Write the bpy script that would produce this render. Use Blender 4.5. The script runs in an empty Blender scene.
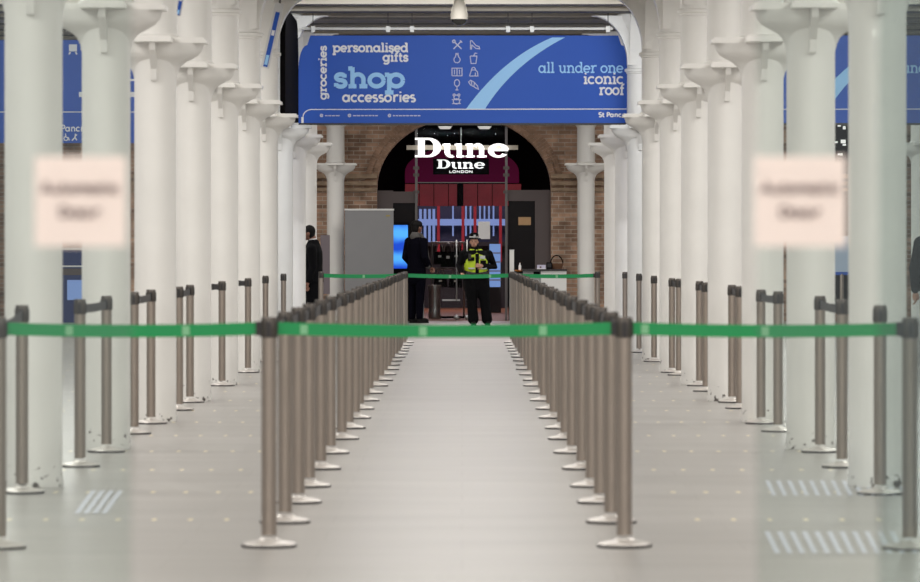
import bpy, bmesh, math, random
from mathutils import Vector, Matrix
random.seed(7)
PI = math.pi
SC = bpy.context.scene
COL = SC.collection

# ------------------------------------------------------------------ camera, world, lights, exposure
ZC, FPX, VX, VY = 1.261, 4400.0, 462.0, 251.0
cam_d = bpy.data.cameras.new('camera')
cam = bpy.data.objects.new('camera', cam_d); COL.objects.link(cam)
cam.location = (0, 0, ZC); cam.rotation_euler = (PI/2, 0, 0)
cam_d.sensor_width = 36.0; cam_d.sensor_fit = 'HORIZONTAL'
cam_d.lens = FPX/920*36.0
cam_d.shift_x = -(VX-460)/920; cam_d.shift_y = -(291-VY)/920
cam_d.clip_start = 0.1; cam_d.clip_end = 400
cam_d.dof.use_dof = True; cam_d.dof.focus_distance = 73.0; cam_d.dof.aperture_fstop = 6.8
SC.camera = cam
SC.view_settings.view_transform = 'Standard'; SC.view_settings.look = 'None'
SC.view_settings.gamma = 1.0; SC.view_settings.use_curve_mapping = False
SC.view_settings.exposure = 0.10

world = bpy.data.worlds.new('world'); SC.world = world; world.use_nodes = True
bg = world.node_tree.nodes['Background']
bg.inputs['Color'].default_value = (0.93, 0.97, 1.0, 1); bg.inputs['Strength'].default_value = 0.30

def area(name, loc, sx, sy, power, col=(1, .95, .88), rot=(0, 0, 0)):
    l = bpy.data.lights.new(name, 'AREA'); l.shape = 'RECTANGLE'; l.size = sx; l.size_y = sy
    l.energy = power; l.color = col
    o = bpy.data.objects.new(name, l); COL.objects.link(o); o.location = loc; o.rotation_euler = rot
    return o
WARM = (1, .965, .915)
for k in range(-6, 6):                      # one ceiling luminaire per bay
    y = 25.82+4.5*k
    for x in (0, -4.5, 4.5): area('bay_light', (x, y, 4.13), 2.0, 2.2, (50 if x == 0 else 124)*(2.3 if y < 6 else 1), WARM)
for y in (57.3, 61.8, 66.4, 71, 75.4):
    for x in (0, -4.5, 4.5): area('bay_light', (x, y, 4.1), 2.0, 2.0, 50 if x == 0 else 98, WARM)
for x in (0, -4.5, 4.4): area('banner_fill_light', (x, 50.9, 4.16), 3.4, .12, 72, (.94, .97, 1), (PI/2-.16, 0, 0))  # fill lamps added out of view to brighten the banner faces
area('shop_light', (0.0, 84.0, 4.3), 3.0, 1.6, 90, (1, .80, .85))
area('shop_light', (0.0, 93.0, 4.3), 4.0, 3.0, 260, (1, .74, .80))

# ------------------------------------------------------------------ materials
def mat(name, col, rough=.5, metal=0.0, emit=None, estr=0.0, vary=0.0, vscale=4.0, spec=None):
    m = bpy.data.materials.new(name); m.use_nodes = True
    nt = m.node_tree; b = nt.nodes['Principled BSDF']
    b.inputs['Base Color'].default_value = (*col, 1); b.inputs['Roughness'].default_value = rough
    b.inputs['Metallic'].default_value = metal
    if spec is not None: b.inputs['Specular IOR Level'].default_value = spec
    if emit:
        b.inputs['Emission Color'].default_value = (*emit, 1); b.inputs['Emission Strength'].default_value = estr
    if vary:
        tc = nt.nodes.new('ShaderNodeTexCoord'); n = nt.nodes.new('ShaderNodeTexNoise')
        n.inputs['Scale'].default_value = vscale; n.inputs['Detail'].default_value = 5
        r = nt.nodes.new('ShaderNodeMapRange')
        r.inputs['From Min'].default_value = .3; r.inputs['From Max'].default_value = .7
        r.inputs['To Min'].default_value = 1-vary; r.inputs['To Max'].default_value = 1+vary
        mx = nt.nodes.new('ShaderNodeMix'); mx.data_type = 'RGBA'; mx.blend_type = 'MULTIPLY'
        mx.inputs['Factor'].default_value = 1
        mx.inputs['A'].default_value = (*col, 1)
        nt.links.new(tc.outputs['Object'], n.inputs['Vector'])
        nt.links.new(n.outputs['Fac'], r.inputs['Value'])
        nt.links.new(r.outputs['Result'], mx.inputs['B'])
        nt.links.new(mx.outputs['Result'], b.inputs['Base Color'])
    return m

M = {}
M['paint'] = mat('cream_white_paint', (.82, .805, .775), .40, vary=.03, vscale=2.5)
M['ceil'] = mat('ceiling_paint', (.50, .46, .39), .6, vary=.05)
M['beam'] = mat('beam_paint', (.50, .45, .375), .55, vary=.05)
M['beamdark'] = mat('dark_iron', (.05, .043, .04), .6)
M['steel'] = mat('brushed_post_steel', (.375, .318, .274), .38, .7, vary=.03)
M['chrome'] = mat('polished_base_steel', (.62, .59, .56), .42, .6)
M['rubber'] = mat('dark_rubber', (.05, .045, .045), .6)
M['head'] = mat('dark_post_head', (.105, .092, .083), .36, .6)
M['black'] = mat('black_plastic', (.025, .023, .024), .45)
M['darkbelt'] = mat('charcoal_belt', (.05, .048, .05), .7)
M['green'] = mat('green_belt', (.008, .29, .085), .6)
M['mark'] = mat('pale_print', (.22, .52, .28), .6)
M['navybelt'] = mat('navy_belt', (.02, .05, .2), .6)
M['banner'] = mat('blue_banner_vinyl', (.028, .105, .50), .5, spec=.25)
M['white'] = mat('white_print', (.86, .85, .86), .6)
M['lightblue'] = mat('light_blue_print', (.36, .66, 1.0), .6)
M['lilac'] = mat('pale_lilac_print', (.58, .60, .76), .6)
M['pinkwhite'] = mat('pinkish_paper', (.88, .76, .71), .7)
M['ink'] = mat('grey_brown_ink', (.13, .085, .09), .7)
M['panelbrown'] = mat('taupe_metal_panel', (.115, .09, .09), .5, .1)
M['partition'] = mat('grey_partition', (.235, .235, .245), .55, vary=.02)
M['partedge'] = mat('light_edge_trim', (.7, .7, .7), .5)
M['darkglass'] = mat('dark_window_glass', (.012, .010, .011), .25, spec=.15)
M['void'] = mat('black_paint', (.008, .007, .008), .8, spec=.02)
M['magenta'] = mat('magenta_wall', (.24, .008, .095), .5, spec=.1)
M['redpanel'] = mat('dark_red_panel', (.42, .018, .035), .45, vary=.15, vscale=3)
M['bluelit'] = mat('blue_lit_shelf', (.2, .3, .55), .4, emit=(.24, .38, .85), estr=.36)
M['bluelit2'] = mat('pale_blue_light_panel', (.4, .55, .8), .4, emit=(.25, .46, 1.0), estr=.5)
M['storefloor'] = mat('brown_store_floor', (.19, .085, .045), .5, vary=.15, spec=.12)
M['storedark'] = mat('store_dark', (.02, .018, .022), .6)
M['signglow'] = mat('lit_sign_letters', (.9, .9, .9), .5, emit=(1, .97, .95), estr=1.25)
M['signglow2'] = mat('lit_small_letters', (.9, .9, .9), .5, emit=(1, .97, .95), estr=.8)
M['downlight'] = mat('lit_downlight', (.9, .9, .9), .5, emit=(1, .95, .88), estr=.55)
M['beige'] = mat('beige_bar', (.55, .50, .42), .5)
M['stone'] = mat('sandstone', (.40, .29, .20), .8, vary=.25, vscale=6)
M['counter'] = mat('white_counter', (.74, .74, .73), .4)
M['countergrey'] = mat('grey_counter', (.38, .39, .39), .5)
M['tan'] = mat('tan_card', (.55, .34, .17), .6)
M['skin'] = mat('skin', (.50, .27, .19), .5)
M['skindark'] = mat('brown_skin', (.22, .10, .065), .5)
M['uniform'] = mat('black_uniform', (.005, .005, .006), .85, spec=.08)
M['navy'] = mat('navy_coat', (.0032, .003, .0065), .9, spec=.04)
M['hair'] = mat('dark_hair', (.008, .007, .007), .7, spec=.15)
M['hivis'] = mat('hi_vis_yellow', (.52, .70, .03), .55, emit=None, vary=.08, vscale=14)
M['reflect'] = mat('reflective_grey', (.55, .57, .58), .35)
M['scarf'] = mat('grey_scarf', (.085, .08, .078), .9)
M['mouth'] = mat('lip', (.32, .12, .10), .5)
M['eye'] = mat('eye', (.03, .02, .02), .3)
M['camwhite'] = mat('camera_housing', (.78, .75, .68), .35)
M['dome'] = mat('smoked_dome', (.03, .03, .03), .1)
M['silver'] = mat('silver_drum', (.5, .5, .5), .3, .9)
M['mullion'] = mat('grey_mullion_metal', (.16, .15, .15), .4, .5)
M['orange'] = mat('orange_dish', (.75, .25, .05), .5)
M['brass'] = mat('brass', (.75, .6, .3), .35, .8)

def node(nt, kind, **kw):
    n = nt.nodes.new(kind)
    for k, v in kw.items(): setattr(n, k, v)
    return n
def math_n(nt, op, a, b=None, c=None):
    n = nt.nodes.new('ShaderNodeMath'); n.operation = op
    for i, v in enumerate((a, b, c)):
        if v is None: continue
        if isinstance(v, (int, float)): n.inputs[i].default_value = v
        else: nt.links.new(v, n.inputs[i])
    return n.outputs[0]

def floor_mat():
    m = mat('terrazzo_floor', (.4, .38, .35), .3)
    nt = m.node_tree; b = nt.nodes['Principled BSDF']
    tc = node(nt, 'ShaderNodeTexCoord'); sep = node(nt, 'ShaderNodeSeparateXYZ')
    nt.links.new(tc.outputs['Object'], sep.inputs[0])
    br = node(nt, 'ShaderNodeTexBrick')
    br.offset = .5
    for k, v in (('Scale', 1.0), ('Mortar Size', .004), ('Brick Width', 1.2), ('Row Height', .6), ('Bias', 0.0)): br.inputs[k].default_value = v
    br.inputs['Color1'].default_value = (.325, .313, .298, 1); br.inputs['Color2'].default_value = (.31, .299, .284, 1)
    br.inputs['Mortar'].default_value = (.278, .268, .254, 1)
    nt.links.new(tc.outputs['Object'], br.inputs['Vector'])
    ns = node(nt, 'ShaderNodeTexNoise'); ns.inputs['Scale'].default_value = 1.3; ns.inputs['Detail'].default_value = 6
    mp = node(nt, 'ShaderNodeMapping'); mp.inputs['Scale'].default_value = (.45, 1.6, 1)
    nt.links.new(tc.outputs['Object'], mp.inputs[0]); nt.links.new(mp.outputs[0], ns.inputs['Vector'])
    mr = node(nt, 'ShaderNodeMapRange')
    for k, v in (('From Min', .3), ('From Max', .7), ('To Min', .90), ('To Max', 1.08)): mr.inputs[k].default_value = v
    nt.links.new(ns.outputs['Fac'], mr.inputs['Value'])
    mx = node(nt, 'ShaderNodeMix', data_type='RGBA', blend_type='MULTIPLY'); mx.inputs['Factor'].default_value = 1
    nt.links.new(br.outputs['Color'], mx.inputs['A']); nt.links.new(mr.outputs['Result'], mx.inputs['B'])
    # brass studs in rows across the side aisles
    fx = math_n(nt, 'SUBTRACT', math_n(nt, 'FRACT', math_n(nt, 'DIVIDE', sep.outputs[0], .17)), .5)
    fy = math_n(nt, 'SUBTRACT', math_n(nt, 'FRACT', math_n(nt, 'DIVIDE', math_n(nt, 'ADD', sep.outputs[1], 1.665), 2.35)), .5)
    dx = math_n(nt, 'MULTIPLY', fx, .17); dy = math_n(nt, 'MULTIPLY', fy, 2.35*.2)
    d2 = math_n(nt, 'ADD', math_n(nt, 'MULTIPLY', dx, dx), math_n(nt, 'MULTIPLY', dy, dy))
    dot = math_n(nt, 'LESS_THAN', d2, .013**2)
    side = math_n(nt, 'GREATER_THAN', math_n(nt, 'ABSOLUTE', sep.outputs[0]), .95)
    side = math_n(nt, 'MULTIPLY', side, math_n(nt, 'GREATER_THAN', sep.outputs[1], 19.6))
    mask = math_n(nt, 'MULTIPLY', dot, side)
    m2 = node(nt, 'ShaderNodeMix', data_type='RGBA')
    m2.inputs['B'].default_value = (.85, .74, .45, 1)
    nt.links.new(mask, m2.inputs['Factor']); nt.links.new(mx.outputs['Result'], m2.inputs['A'])
    nt.links.new(m2.outputs['Result'], b.inputs['Base Color'])
    b.inputs['Roughness'].default_value = .34; b.inputs['Specular IOR Level'].default_value = .4
    return m
M['floor'] = floor_mat()

def add_chips(m):
    nt = m.node_tree; b = nt.nodes['Principled BSDF']; src = b.inputs['Base Color'].links[0].from_socket
    g = node(nt, 'ShaderNodeNewGeometry'); sp = node(nt, 'ShaderNodeSeparateXYZ'); nt.links.new(g.outputs['Position'], sp.inputs[0])
    n = node(nt, 'ShaderNodeTexNoise'); n.inputs['Scale'].default_value = 26; n.inputs['Detail'].default_value = 3
    nt.links.new(g.outputs['Position'], n.inputs['Vector'])
    thr = math_n(nt, 'ADD', .585, math_n(nt, 'MULTIPLY', sp.outputs[2], .9))
    f = math_n(nt, 'GREATER_THAN', n.outputs['Fac'], thr)
    mx = node(nt, 'ShaderNodeMix', data_type='RGBA'); mx.inputs['B'].default_value = (.10, .085, .075, 1)
    nt.links.new(f, mx.inputs['Factor']); nt.links.new(src, mx.inputs['A']); nt.links.new(mx.outputs['Result'], b.inputs['Base Color'])
add_chips(M['paint'])

def brick_mat(name, c1, c2, mortar):
    m = mat(name, c1, .85)
    nt = m.node_tree; b = nt.nodes['Principled BSDF']
    tc = node(nt, 'ShaderNodeTexCoord'); sep = node(nt, 'ShaderNodeSeparateXYZ'); cmb = node(nt, 'ShaderNodeCombineXYZ')
    nt.links.new(tc.outputs['Object'], sep.inputs[0])
    nt.links.new(math_n(nt, 'ADD', sep.outputs[0], sep.outputs[1]), cmb.inputs[0]); nt.links.new(sep.outputs[2], cmb.inputs[1])
    br = node(nt, 'ShaderNodeTexBrick')
    for k, v in (('Scale', 1.0), ('Mortar Size', .007), ('Brick Width', .225), ('Row Height', .075), ('Bias', -.1)): br.inputs[k].default_value = v
    br.inputs['Color1'].default_value = (*c1, 1); br.inputs['Color2'].default_value = (*c2, 1); br.inputs['Mortar'].default_value = (*mortar, 1)
    nt.links.new(cmb.outputs[0], br.inputs['Vector'])
    ns = node(nt, 'ShaderNodeTexNoise'); ns.inputs['Scale'].default_value = 3.0; ns.inputs['Detail'].default_value = 8
    nt.links.new(tc.outputs['Object'], ns.inputs['Vector'])
    mr = node(nt, 'ShaderNodeMapRange')
    for k, v in (('From Min', .3), ('From Max', .7), ('To Min', .55), ('To Max', 1.5)): mr.inputs[k].default_value = v
    nt.links.new(ns.outputs['Fac'], mr.inputs['Value'])
    mx = node(nt, 'ShaderNodeMix', data_type='RGBA', blend_type='MULTIPLY'); mx.inputs['Factor'].default_value = 1
    nt.links.new(br.outputs['Color'], mx.inputs['A']); nt.links.new(mr.outputs['Result'], mx.inputs['B'])
    nt.links.new(mx.outputs['Result'], b.inputs['Base Color'])
    return m
M['brick'] = brick_mat('old_stock_brick', (.52, .33, .23), (.24, .145, .10), (.50, .42, .34))

M['archbrick'] = mat('arch_brick', (.38, .24, .165), .85, vary=.35, vscale=7)
def glass_mat(name, tint, refl=.08):
    m = bpy.data.materials.new(name); m.use_nodes = True; nt = m.node_tree
    nt.nodes.remove(nt.nodes['Principled BSDF'])
    out = nt.nodes['Material Output']
    t = node(nt, 'ShaderNodeBsdfTransparent'); t.inputs[0].default_value = (*tint, 1)
    g = node(nt, 'ShaderNodeBsdfGlossy'); g.inputs['Roughness'].default_value = .02
    fr = node(nt, 'ShaderNodeFresnel'); fr.inputs[0].default_value = 1.5
    s = node(nt, 'ShaderNodeMixShader')
    f = math_n(nt, 'MINIMUM', math_n(nt, 'MULTIPLY', fr.outputs[0], refl/.04), 1.0)
    nt.links.new(f, s.inputs[0]); nt.links.new(t.outputs[0], s.inputs[1]); nt.links.new(g.outputs[0], s.inputs[2])
    nt.links.new(s.outputs[0], out.inputs[0])
    return m
M['glass'] = glass_mat('clear_greenish_glass', (.935, .965, .95), .08)
M['sideglass'] = glass_mat('green_side_glass', (.84, .875, .87), .08)
M['transomglass'] = glass_mat('antireflective_glass', (.93, .95, .95), .0005)
M['shopglass'] = glass_mat('shop_glass', (.93, .95, .95), .004)
def paper_mat():
    m = mat('backlit_pinkish_paper', (.94, .845, .805), .7); nt = m.node_tree; b = nt.nodes['Principled BSDF']; out = nt.nodes['Material Output']
    tr = node(nt, 'ShaderNodeBsdfTranslucent'); tr.inputs[0].default_value = (1.0, .93, .90, 1)
    s = node(nt, 'ShaderNodeMixShader'); s.inputs[0].default_value = .5
    nt.links.new(b.outputs[0], s.inputs[1]); nt.links.new(tr.outputs[0], s.inputs[2]); nt.links.new(s.outputs[0], out.inputs[0])
    return m
M['paper'] = paper_mat()
def screen_mat():
    m = mat('blue_screen_picture', (.01, .05, .2), .2, emit=(0, .2, 1), estr=1)
    nt = m.node_tree; b = nt.nodes['Principled BSDF']
    tc = node(nt, 'ShaderNodeTexCoord'); w = node(nt, 'ShaderNodeTexWave'); w.bands_direction = 'Z'
    w.inputs['Scale'].default_value = .7; w.inputs['Distortion'].default_value = 5; w.inputs['Detail'].default_value = 4
    nt.links.new(tc.outputs['Object'], w.inputs['Vector'])
    r = node(nt, 'ShaderNodeValToRGB'); e = r.color_ramp.elements
    e[0].position = .1; e[0].color = (.003, .05, .55, 1); e[1].position = .95; e[1].color = (.08, .42, 1, 1)
    nt.links.new(w.outputs['Fac'], r.inputs[0]); nt.links.new(r.outputs[0], b.inputs['Emission Color'])
    return m
M['screen'] = screen_mat()
def check_mat():
    m = mat('checkered_band', (.9, .9, .9), .6)
    nt = m.node_tree; b = nt.nodes['Principled BSDF']
    tc = node(nt, 'ShaderNodeTexCoord'); c = node(nt, 'ShaderNodeTexChecker')
    c.inputs['Scale'].default_value = 48; c.inputs['Color1'].default_value = (.75, .75, .75, 1); c.inputs['Color2'].default_value = (.03, .03, .03, 1)
    nt.links.new(tc.outputs['Object'], c.inputs['Vector']); nt.links.new(c.outputs[0], b.inputs['Base Color'])
    return m
M['check'] = check_mat()

# ------------------------------------------------------------------ builders
def X(px, d): return (px-VX)*d/FPX
def Z(py, d): return ZC-(py-VY)*d/FPX

class MB:
    def __init__(self): self.v = []; self.f = []
    def add(self, vs, fs):
        o = len(self.v); self.v += [tuple(p) for p in vs]; self.f += [tuple(i+o for i in f) for f in fs]; return self
    def box(self, x0, x1, y0, y1, z0, z1):
        if x0 > x1: x0, x1 = x1, x0
        if y0 > y1: y0, y1 = y1, y0
        if z0 > z1: z0, z1 = z1, z0
        return self.add([(x0,y0,z0),(x1,y0,z0),(x1,y1,z0),(x0,y1,z0),(x0,y0,z1),(x1,y0,z1),(x1,y1,z1),(x0,y1,z1)],
                 [(0,3,2,1),(4,5,6,7),(0,1,5,4),(1,2,6,5),(2,3,7,6),(3,0,4,7)])
    def lathe(self, prof, n=24, c=(0,0)):
        k = len(prof); vs = []; fs = []
        for r, z in prof:
            for i in range(n):
                a = 2*PI*i/n; vs.append((c[0]+r*math.cos(a), c[1]+r*math.sin(a), z))
        for j in range(k-1):
            for i in range(n):
                i2 = (i+1) % n; fs.append((j*n+i, j*n+i2, (j+1)*n+i2, (j+1)*n+i))
        fs.append(tuple(reversed(range(n)))); fs.append(tuple((k-1)*n+i for i in range(n)))
        return self.add(vs, fs)
    def prism(self, poly, axis, a0, a1):
        """poly in the plane across axis: axis 'y' -> (x,z); 'x' -> (y,z); 'z' -> (x,y)."""
        mk = {'y': lambda p, a: (p[0], a, p[1]), 'x': lambda p, a: (a, p[0], p[1]), 'z': lambda p, a: (p[0], p[1], a)}[axis]
        n = len(poly); vs = [mk(p, a0) for p in poly]+[mk(p, a1) for p in poly]
        fs = [tuple(range(n)), tuple(reversed(range(n, 2*n)))]
        fs += [(i, (i+1) % n, n+(i+1) % n, n+i) for i in range(n)]
        return self.add(vs, fs)
    def loft(self, pts, rad, n=14):
        pts = [Vector(p) for p in pts]; vs = []; fs = []
        P2, R2 = [], []
        for i, p in enumerate(pts):
            t = (pts[min(i+1, len(pts)-1)]-pts[max(i-1, 0)]).normalized()
            ref = Vector((1,0,0)) if abs(t.x) < .85 else Vector((0,1,0))
            s = (ref-t*ref.dot(t)).normalized(); o = t.cross(s)
            r = rad[i] if isinstance(rad[i], tuple) else (rad[i], rad[i])
            def ring(c, k):
                P2.append([c+s*(r[0]*k*math.cos(2*PI*j/n))+o*(r[1]*k*math.sin(2*PI*j/n)) for j in range(n)])
            m = min(r)
            if i == 0: ring(p-t*m*.8, .35); ring(p-t*m*.45, .8)
            ring(p, 1)
            if i == len(pts)-1: ring(p+t*m*.45, .8); ring(p+t*m*.8, .35)
        for q in P2: vs += q
        k = len(P2)
        for j in range(k-1):
            for i in range(n):
                i2 = (i+1) % n; fs.append((j*n+i, j*n+i2, (j+1)*n+i2, (j+1)*n+i))
        fs.append(tuple(reversed(range(n)))); fs.append(tuple((k-1)*n+i for i in range(n)))
        return self.add(vs, fs)
    def ell(self, c, r, n=14, rot=None):
        prof = [(math.cos(a), math.sin(a)) for a in [(-.5+(j+.5)/10)*PI for j in range(10)]]
        vs = []; fs = []
        for pr, pz in prof:
            for i in range(n):
                a = 2*PI*i/n; v = Vector((r[0]*pr*math.cos(a), r[1]*pr*math.sin(a), r[2]*pz))
                if rot: v = rot @ v
                vs.append(v+Vector(c))
        k = len(prof)
        for j in range(k-1):
            for i in range(n):
                i2 = (i+1) % n; fs.append((j*n+i, j*n+i2, (j+1)*n+i2, (j+1)*n+i))
        fs.append(tuple(reversed(range(n)))); fs.append(tuple((k-1)*n+i for i in range(n)))
        return self.add(vs, fs)
    def tube(self, pts, r, n=8): return self.loft(pts, [r]*len(pts), n)
    def ribbon(self, pts, w, y, closed=False):
        """flat stroke in the x-z plane facing -y, at depth y"""
        P = [Vector((p[0], p[1])) for p in pts]
        if closed: P.append(P[0].copy())
        L, R = [], []
        n = len(P)
        for i in range(n):
            if closed:
                a = P[i-1] if i > 0 else P[n-2]; b = P[i+1] if i < n-1 else P[1]
            else:
                a = P[max(i-1, 0)]; b = P[min(i+1, n-1)]
            d1 = (P[i]-a); d2 = (b-P[i])
            t = Vector((0,0))
            if d1.length > 1e-9: t += d1.normalized()
            if d2.length > 1e-9: t += d2.normalized()
            if t.length < 1e-6: t = d2 if d2.length else d1
            t.normalize(); nn = Vector((-t.y, t.x))
            k = 1.0
            if d1.length > 1e-9 and d2.length > 1e-9:
                c = max(.5, nn.dot(Vector((-d1.normalized().y, d1.normalized().x)))); k = 1/c
            L.append(P[i]+nn*w/2*k); R.append(P[i]-nn*w/2*k)
        self.lv = getattr(self, 'lv', 0)+1; y = y-.0008*(self.lv % 7)
        vs = [(p.x, y, p.y) for p in L]+[(p.x, y, p.y) for p in R]
        fs = [(i, i+1, n+i+1, n+i) for i in range(n-1)]
        return self.add(vs, fs)
    def mesh(self, name, m, smooth=False):
        me = bpy.data.meshes.new(name); me.from_pydata(self.v, [], self.f)
        bm = bmesh.new(); bm.from_mesh(me); bmesh.ops.recalc_face_normals(bm, faces=bm.faces)
        bm.to_mesh(me); bm.free()
        me.materials.append(m)
        if smooth:
            me.polygons.foreach_set('use_smooth', [True]*len(me.polygons))
            me.set_sharp_from_angle(angle=math.radians(38))
        return me
    def build(self, name, m, parent=None, smooth=False):
        o = bpy.data.objects.new(name, self.mesh(name, m, smooth)); COL.objects.link(o); o.parent = parent
        return o
    def flat(self, name, m, parent=None):
        """build keeping all faces towards -y"""
        me = bpy.data.meshes.new(name); me.from_pydata(self.v, [], self.f); me.materials.append(m)
        o = bpy.data.objects.new(name, me); COL.objects.link(o); o.parent = parent
        return o
    def fused(self, name, m, parent=None, voxel=.01, smooth=4):
        me = self.mesh(name, m); t = bpy.data.objects.new(name, me); COL.objects.link(t)
        r = t.modifiers.new('r', 'REMESH'); r.mode = 'VOXEL'; r.voxel_size = voxel; r.use_smooth_shade = True
        s = t.modifiers.new('s', 'SMOOTH'); s.iterations = smooth; s.factor = .5
        dg = bpy.context.evaluated_depsgraph_get(); dg.update()
        m2 = bpy.data.meshes.new_from_object(t.evaluated_get(dg)); m2.name = name
        bpy.data.objects.remove(t); bpy.data.meshes.remove(me)
        if not m2.materials: m2.materials.append(m)
        m2.polygons.foreach_set('use_smooth', [True]*len(m2.polygons))
        o = bpy.data.objects.new(name, m2); COL.objects.link(o); o.parent = parent
        return o

def tag(o, label, cat, group=None, kind=None):
    if label: o['label'] = label
    if cat: o['category'] = cat
    if group: o['group'] = group
    if kind: o['kind'] = kind
    return o
def thing(name, label, cat, loc=(0,0,0), rz=0, group=None):
    o = bpy.data.objects.new(name, None); COL.objects.link(o); o.location = loc; o.rotation_euler = (0,0,rz)
    o.empty_display_size = .1
    return tag(o, label, cat, group)
def dup(root, loc, rz=0, label=None, group=None):
    r = root.copy(); COL.objects.link(r); r.location = loc; r.rotation_euler = (0,0,rz)
    if label: r['label'] = label
    if group: r['group'] = group
    for ch in list(root.children):
        c = ch.copy(); COL.objects.link(c); c.parent = r
        for g in list(ch.children):
            e = g.copy(); COL.objects.link(e); e.parent = c
    return r
def struct(o): o['kind'] = 'structure'; return o

def arc(cx, cy, rx, ry, a0, a1, n=14):
    return [(cx+rx*math.cos(math.radians(a0+(a1-a0)*i/n)), cy+ry*math.sin(math.radians(a0+(a1-a0)*i/n))) for i in range(n+1)]

# ------------------------------------------------------------------ slab lettering (x-height = 1)
def slab(x, y, s=.26): return [(x-s, y), (x+s, y)]
def glyph(ch, serif=True):
    """returns (strokes, advance); each stroke a polyline, x-height 1, ascender 1.45, descender -.45"""
    S = []; o = .5
    b = .09  # slab sits inside the line
    if ch in 'oadgpbqce':
        pass
    if ch == 'o': S = [arc(.5, .5, .42, .42, 0, 360, 24)]; return S, 1.06
    if ch == 'a':
        S = [arc(.48, .5, .40, .42, 0, 360, 24), [(.9, 0), (.9, 1)]]
        if serif: S += [[(.9, b), (1.12, b)]]
        return S, 1.18
    if ch == 'd':
        S = [arc(.48, .5, .40, .42, 0, 360, 24), [(.9, 0), (.9, 1.45)]]
        if serif: S += [[(.9, b), (1.12, b)], [(.64, 1.45-b), (.9, 1.45-b)]]
        return S, 1.18
    if ch == 'p':
        S = [arc(.62, .5, .40, .42, 0, 360, 24), [(.2, -.45), (.2, 1)]]
        if serif: S += [[(-.06, 1-b), (.2, 1-b)], slab(.2, -.45+b)]
        return S, 1.15
    if ch == 'g':
        S = [arc(.48, .5, .40, .42, 0, 360, 24), [(.9, 1), (.9, .1)]+arc(.5, -.05, .40, .32, 0, -150, 10)]
        if serif: S += [[(.9, 1-b), (1.12, 1-b)]]
        return S, 1.18
    if ch == 'c': S = [arc(.5, .5, .42, .42, 45, 315, 20)]; return S, .98
    if ch == 'e': S = [arc(.5, .5, .42, .42, 0, 318, 22), [(.1, .5), (.92, .5)]]; return S, 1.03
    if ch == 's':
        S = [arc(.4, .73, .27, .21, 40, 270, 12)+arc(.4, .29, .29, .23, 80, -140, 12)]
        if serif: S += [[(.63, .70), (.63, .96)], [(.13, .06), (.13, .32)]]
        return S, .84
    if ch == 'r':
        S = [[(.3, 0), (.3, 1)], arc(.68, .52, .38, .42, 180, 60, 10)]
        if serif: S += [[(.04, 1-b), (.3, 1-b)], slab(.3, b, .27)]
        return S, .9
    if ch in 'nh':
        t = 1 if ch == 'n' else 1.45
        S = [[(.27, 0), (.27, t)], arc(.6, .58, .33, .36, 180, 0, 12)+[(.93, 0)]]
        if serif: S += [[(.02, t-b), (.27, t-b)], slab(.27, b, .24), slab(.93, b, .24)]
        return S, 1.22
    if ch == 'u':
        S = [[(.27, 1)]+arc(.58, .42, .31, .36, 180, 360, 12), [(.89, 0), (.89, 1)]]
        if serif: S += [[(.04, 1-b), (.27, 1-b)], [(.66, 1-b), (.89, 1-b)], [(.89, b), (1.12, b)]]
        return S, 1.18
    if ch == 'i':
        S = [[(.28, 0), (.28, 1)], [(.28, 1.24), (.28, 1.45)]]
        if serif: S += [[(.04, 1-b), (.28, 1-b)], slab(.28, b, .25)]
        return S, .58
    if ch == 'l':
        S = [[(.28, 0), (.28, 1.45)]]
        if serif: S += [[(.04, 1.45-b), (.28, 1.45-b)], slab(.28, b, .25)]
        return S, .58
    if ch == 'f':
        S = [[(.3, 0), (.3, .9)]+arc(.58, 1.08, .28, .30, 180, 70, 8), [(.04, 1-b), (.62, 1-b)]]
        if serif: S += [slab(.3, b, .25)]
        return S, .7
    if ch == 't':
        S = [[(.28, 1.35), (.28, .35)]+arc(.53, .33, .25, .28, 180, 300, 8), [(.04, 1-b), (.62, 1-b)]]
        return S, .74
    if ch == 'S': S = [arc(.5, 1.05, .36, .33, 30, 270, 12)+arc(.5, .38, .38, .34, 90, -150, 12)]; return S, 1.02
    if ch == 'P': S = [[(.2, 0), (.2, 1.42)], [(.2, 1.36), (.55, 1.36)]+arc(.55, 1.02, .32, .34, 90, -90, 10)+[(.2, .68)]]; return S, 1.0
    if ch == 'L': S = [[(.2, 1.42), (.2, .07), (.85, .07)]]; return S, .95
    if ch == 'O': S = [arc(.6, .71, .5, .66, 0, 360, 24)]; return S, 1.25
    if ch == 'N': S = [[(.2, 0), (.2, 1.42)], [(.2, 1.36), (1.0, .06)], [(1.0, 0), (1.0, 1.42)]]; return S, 1.25
    if ch == 'D': S = [[(.2, 0), (.2, 1.42)], [(.2, 1.36), (.5, 1.36)]+arc(.5, .71, .5, .65, 90, -90, 14)+[(.2, .06)]]; return S, 1.2
    if ch == 'A': S = [[(.05, 0), (.6, 1.42), (1.15, 0)], [(.25, .45), (.95, .45)]]; return S, 1.25
    if ch == 'm':
        S = [[(.2, 0), (.2, 1)], arc(.48, .6, .28, .34, 180, 0, 10)+[(.76, 0)], arc(1.04, .6, .28, .34, 180, 0, 10)+[(1.32, 0)]]; return S, 1.5
    if ch == 'I': return [[(.2, 0), (.2, 1.42)]], .45
    return [], .55
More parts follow.
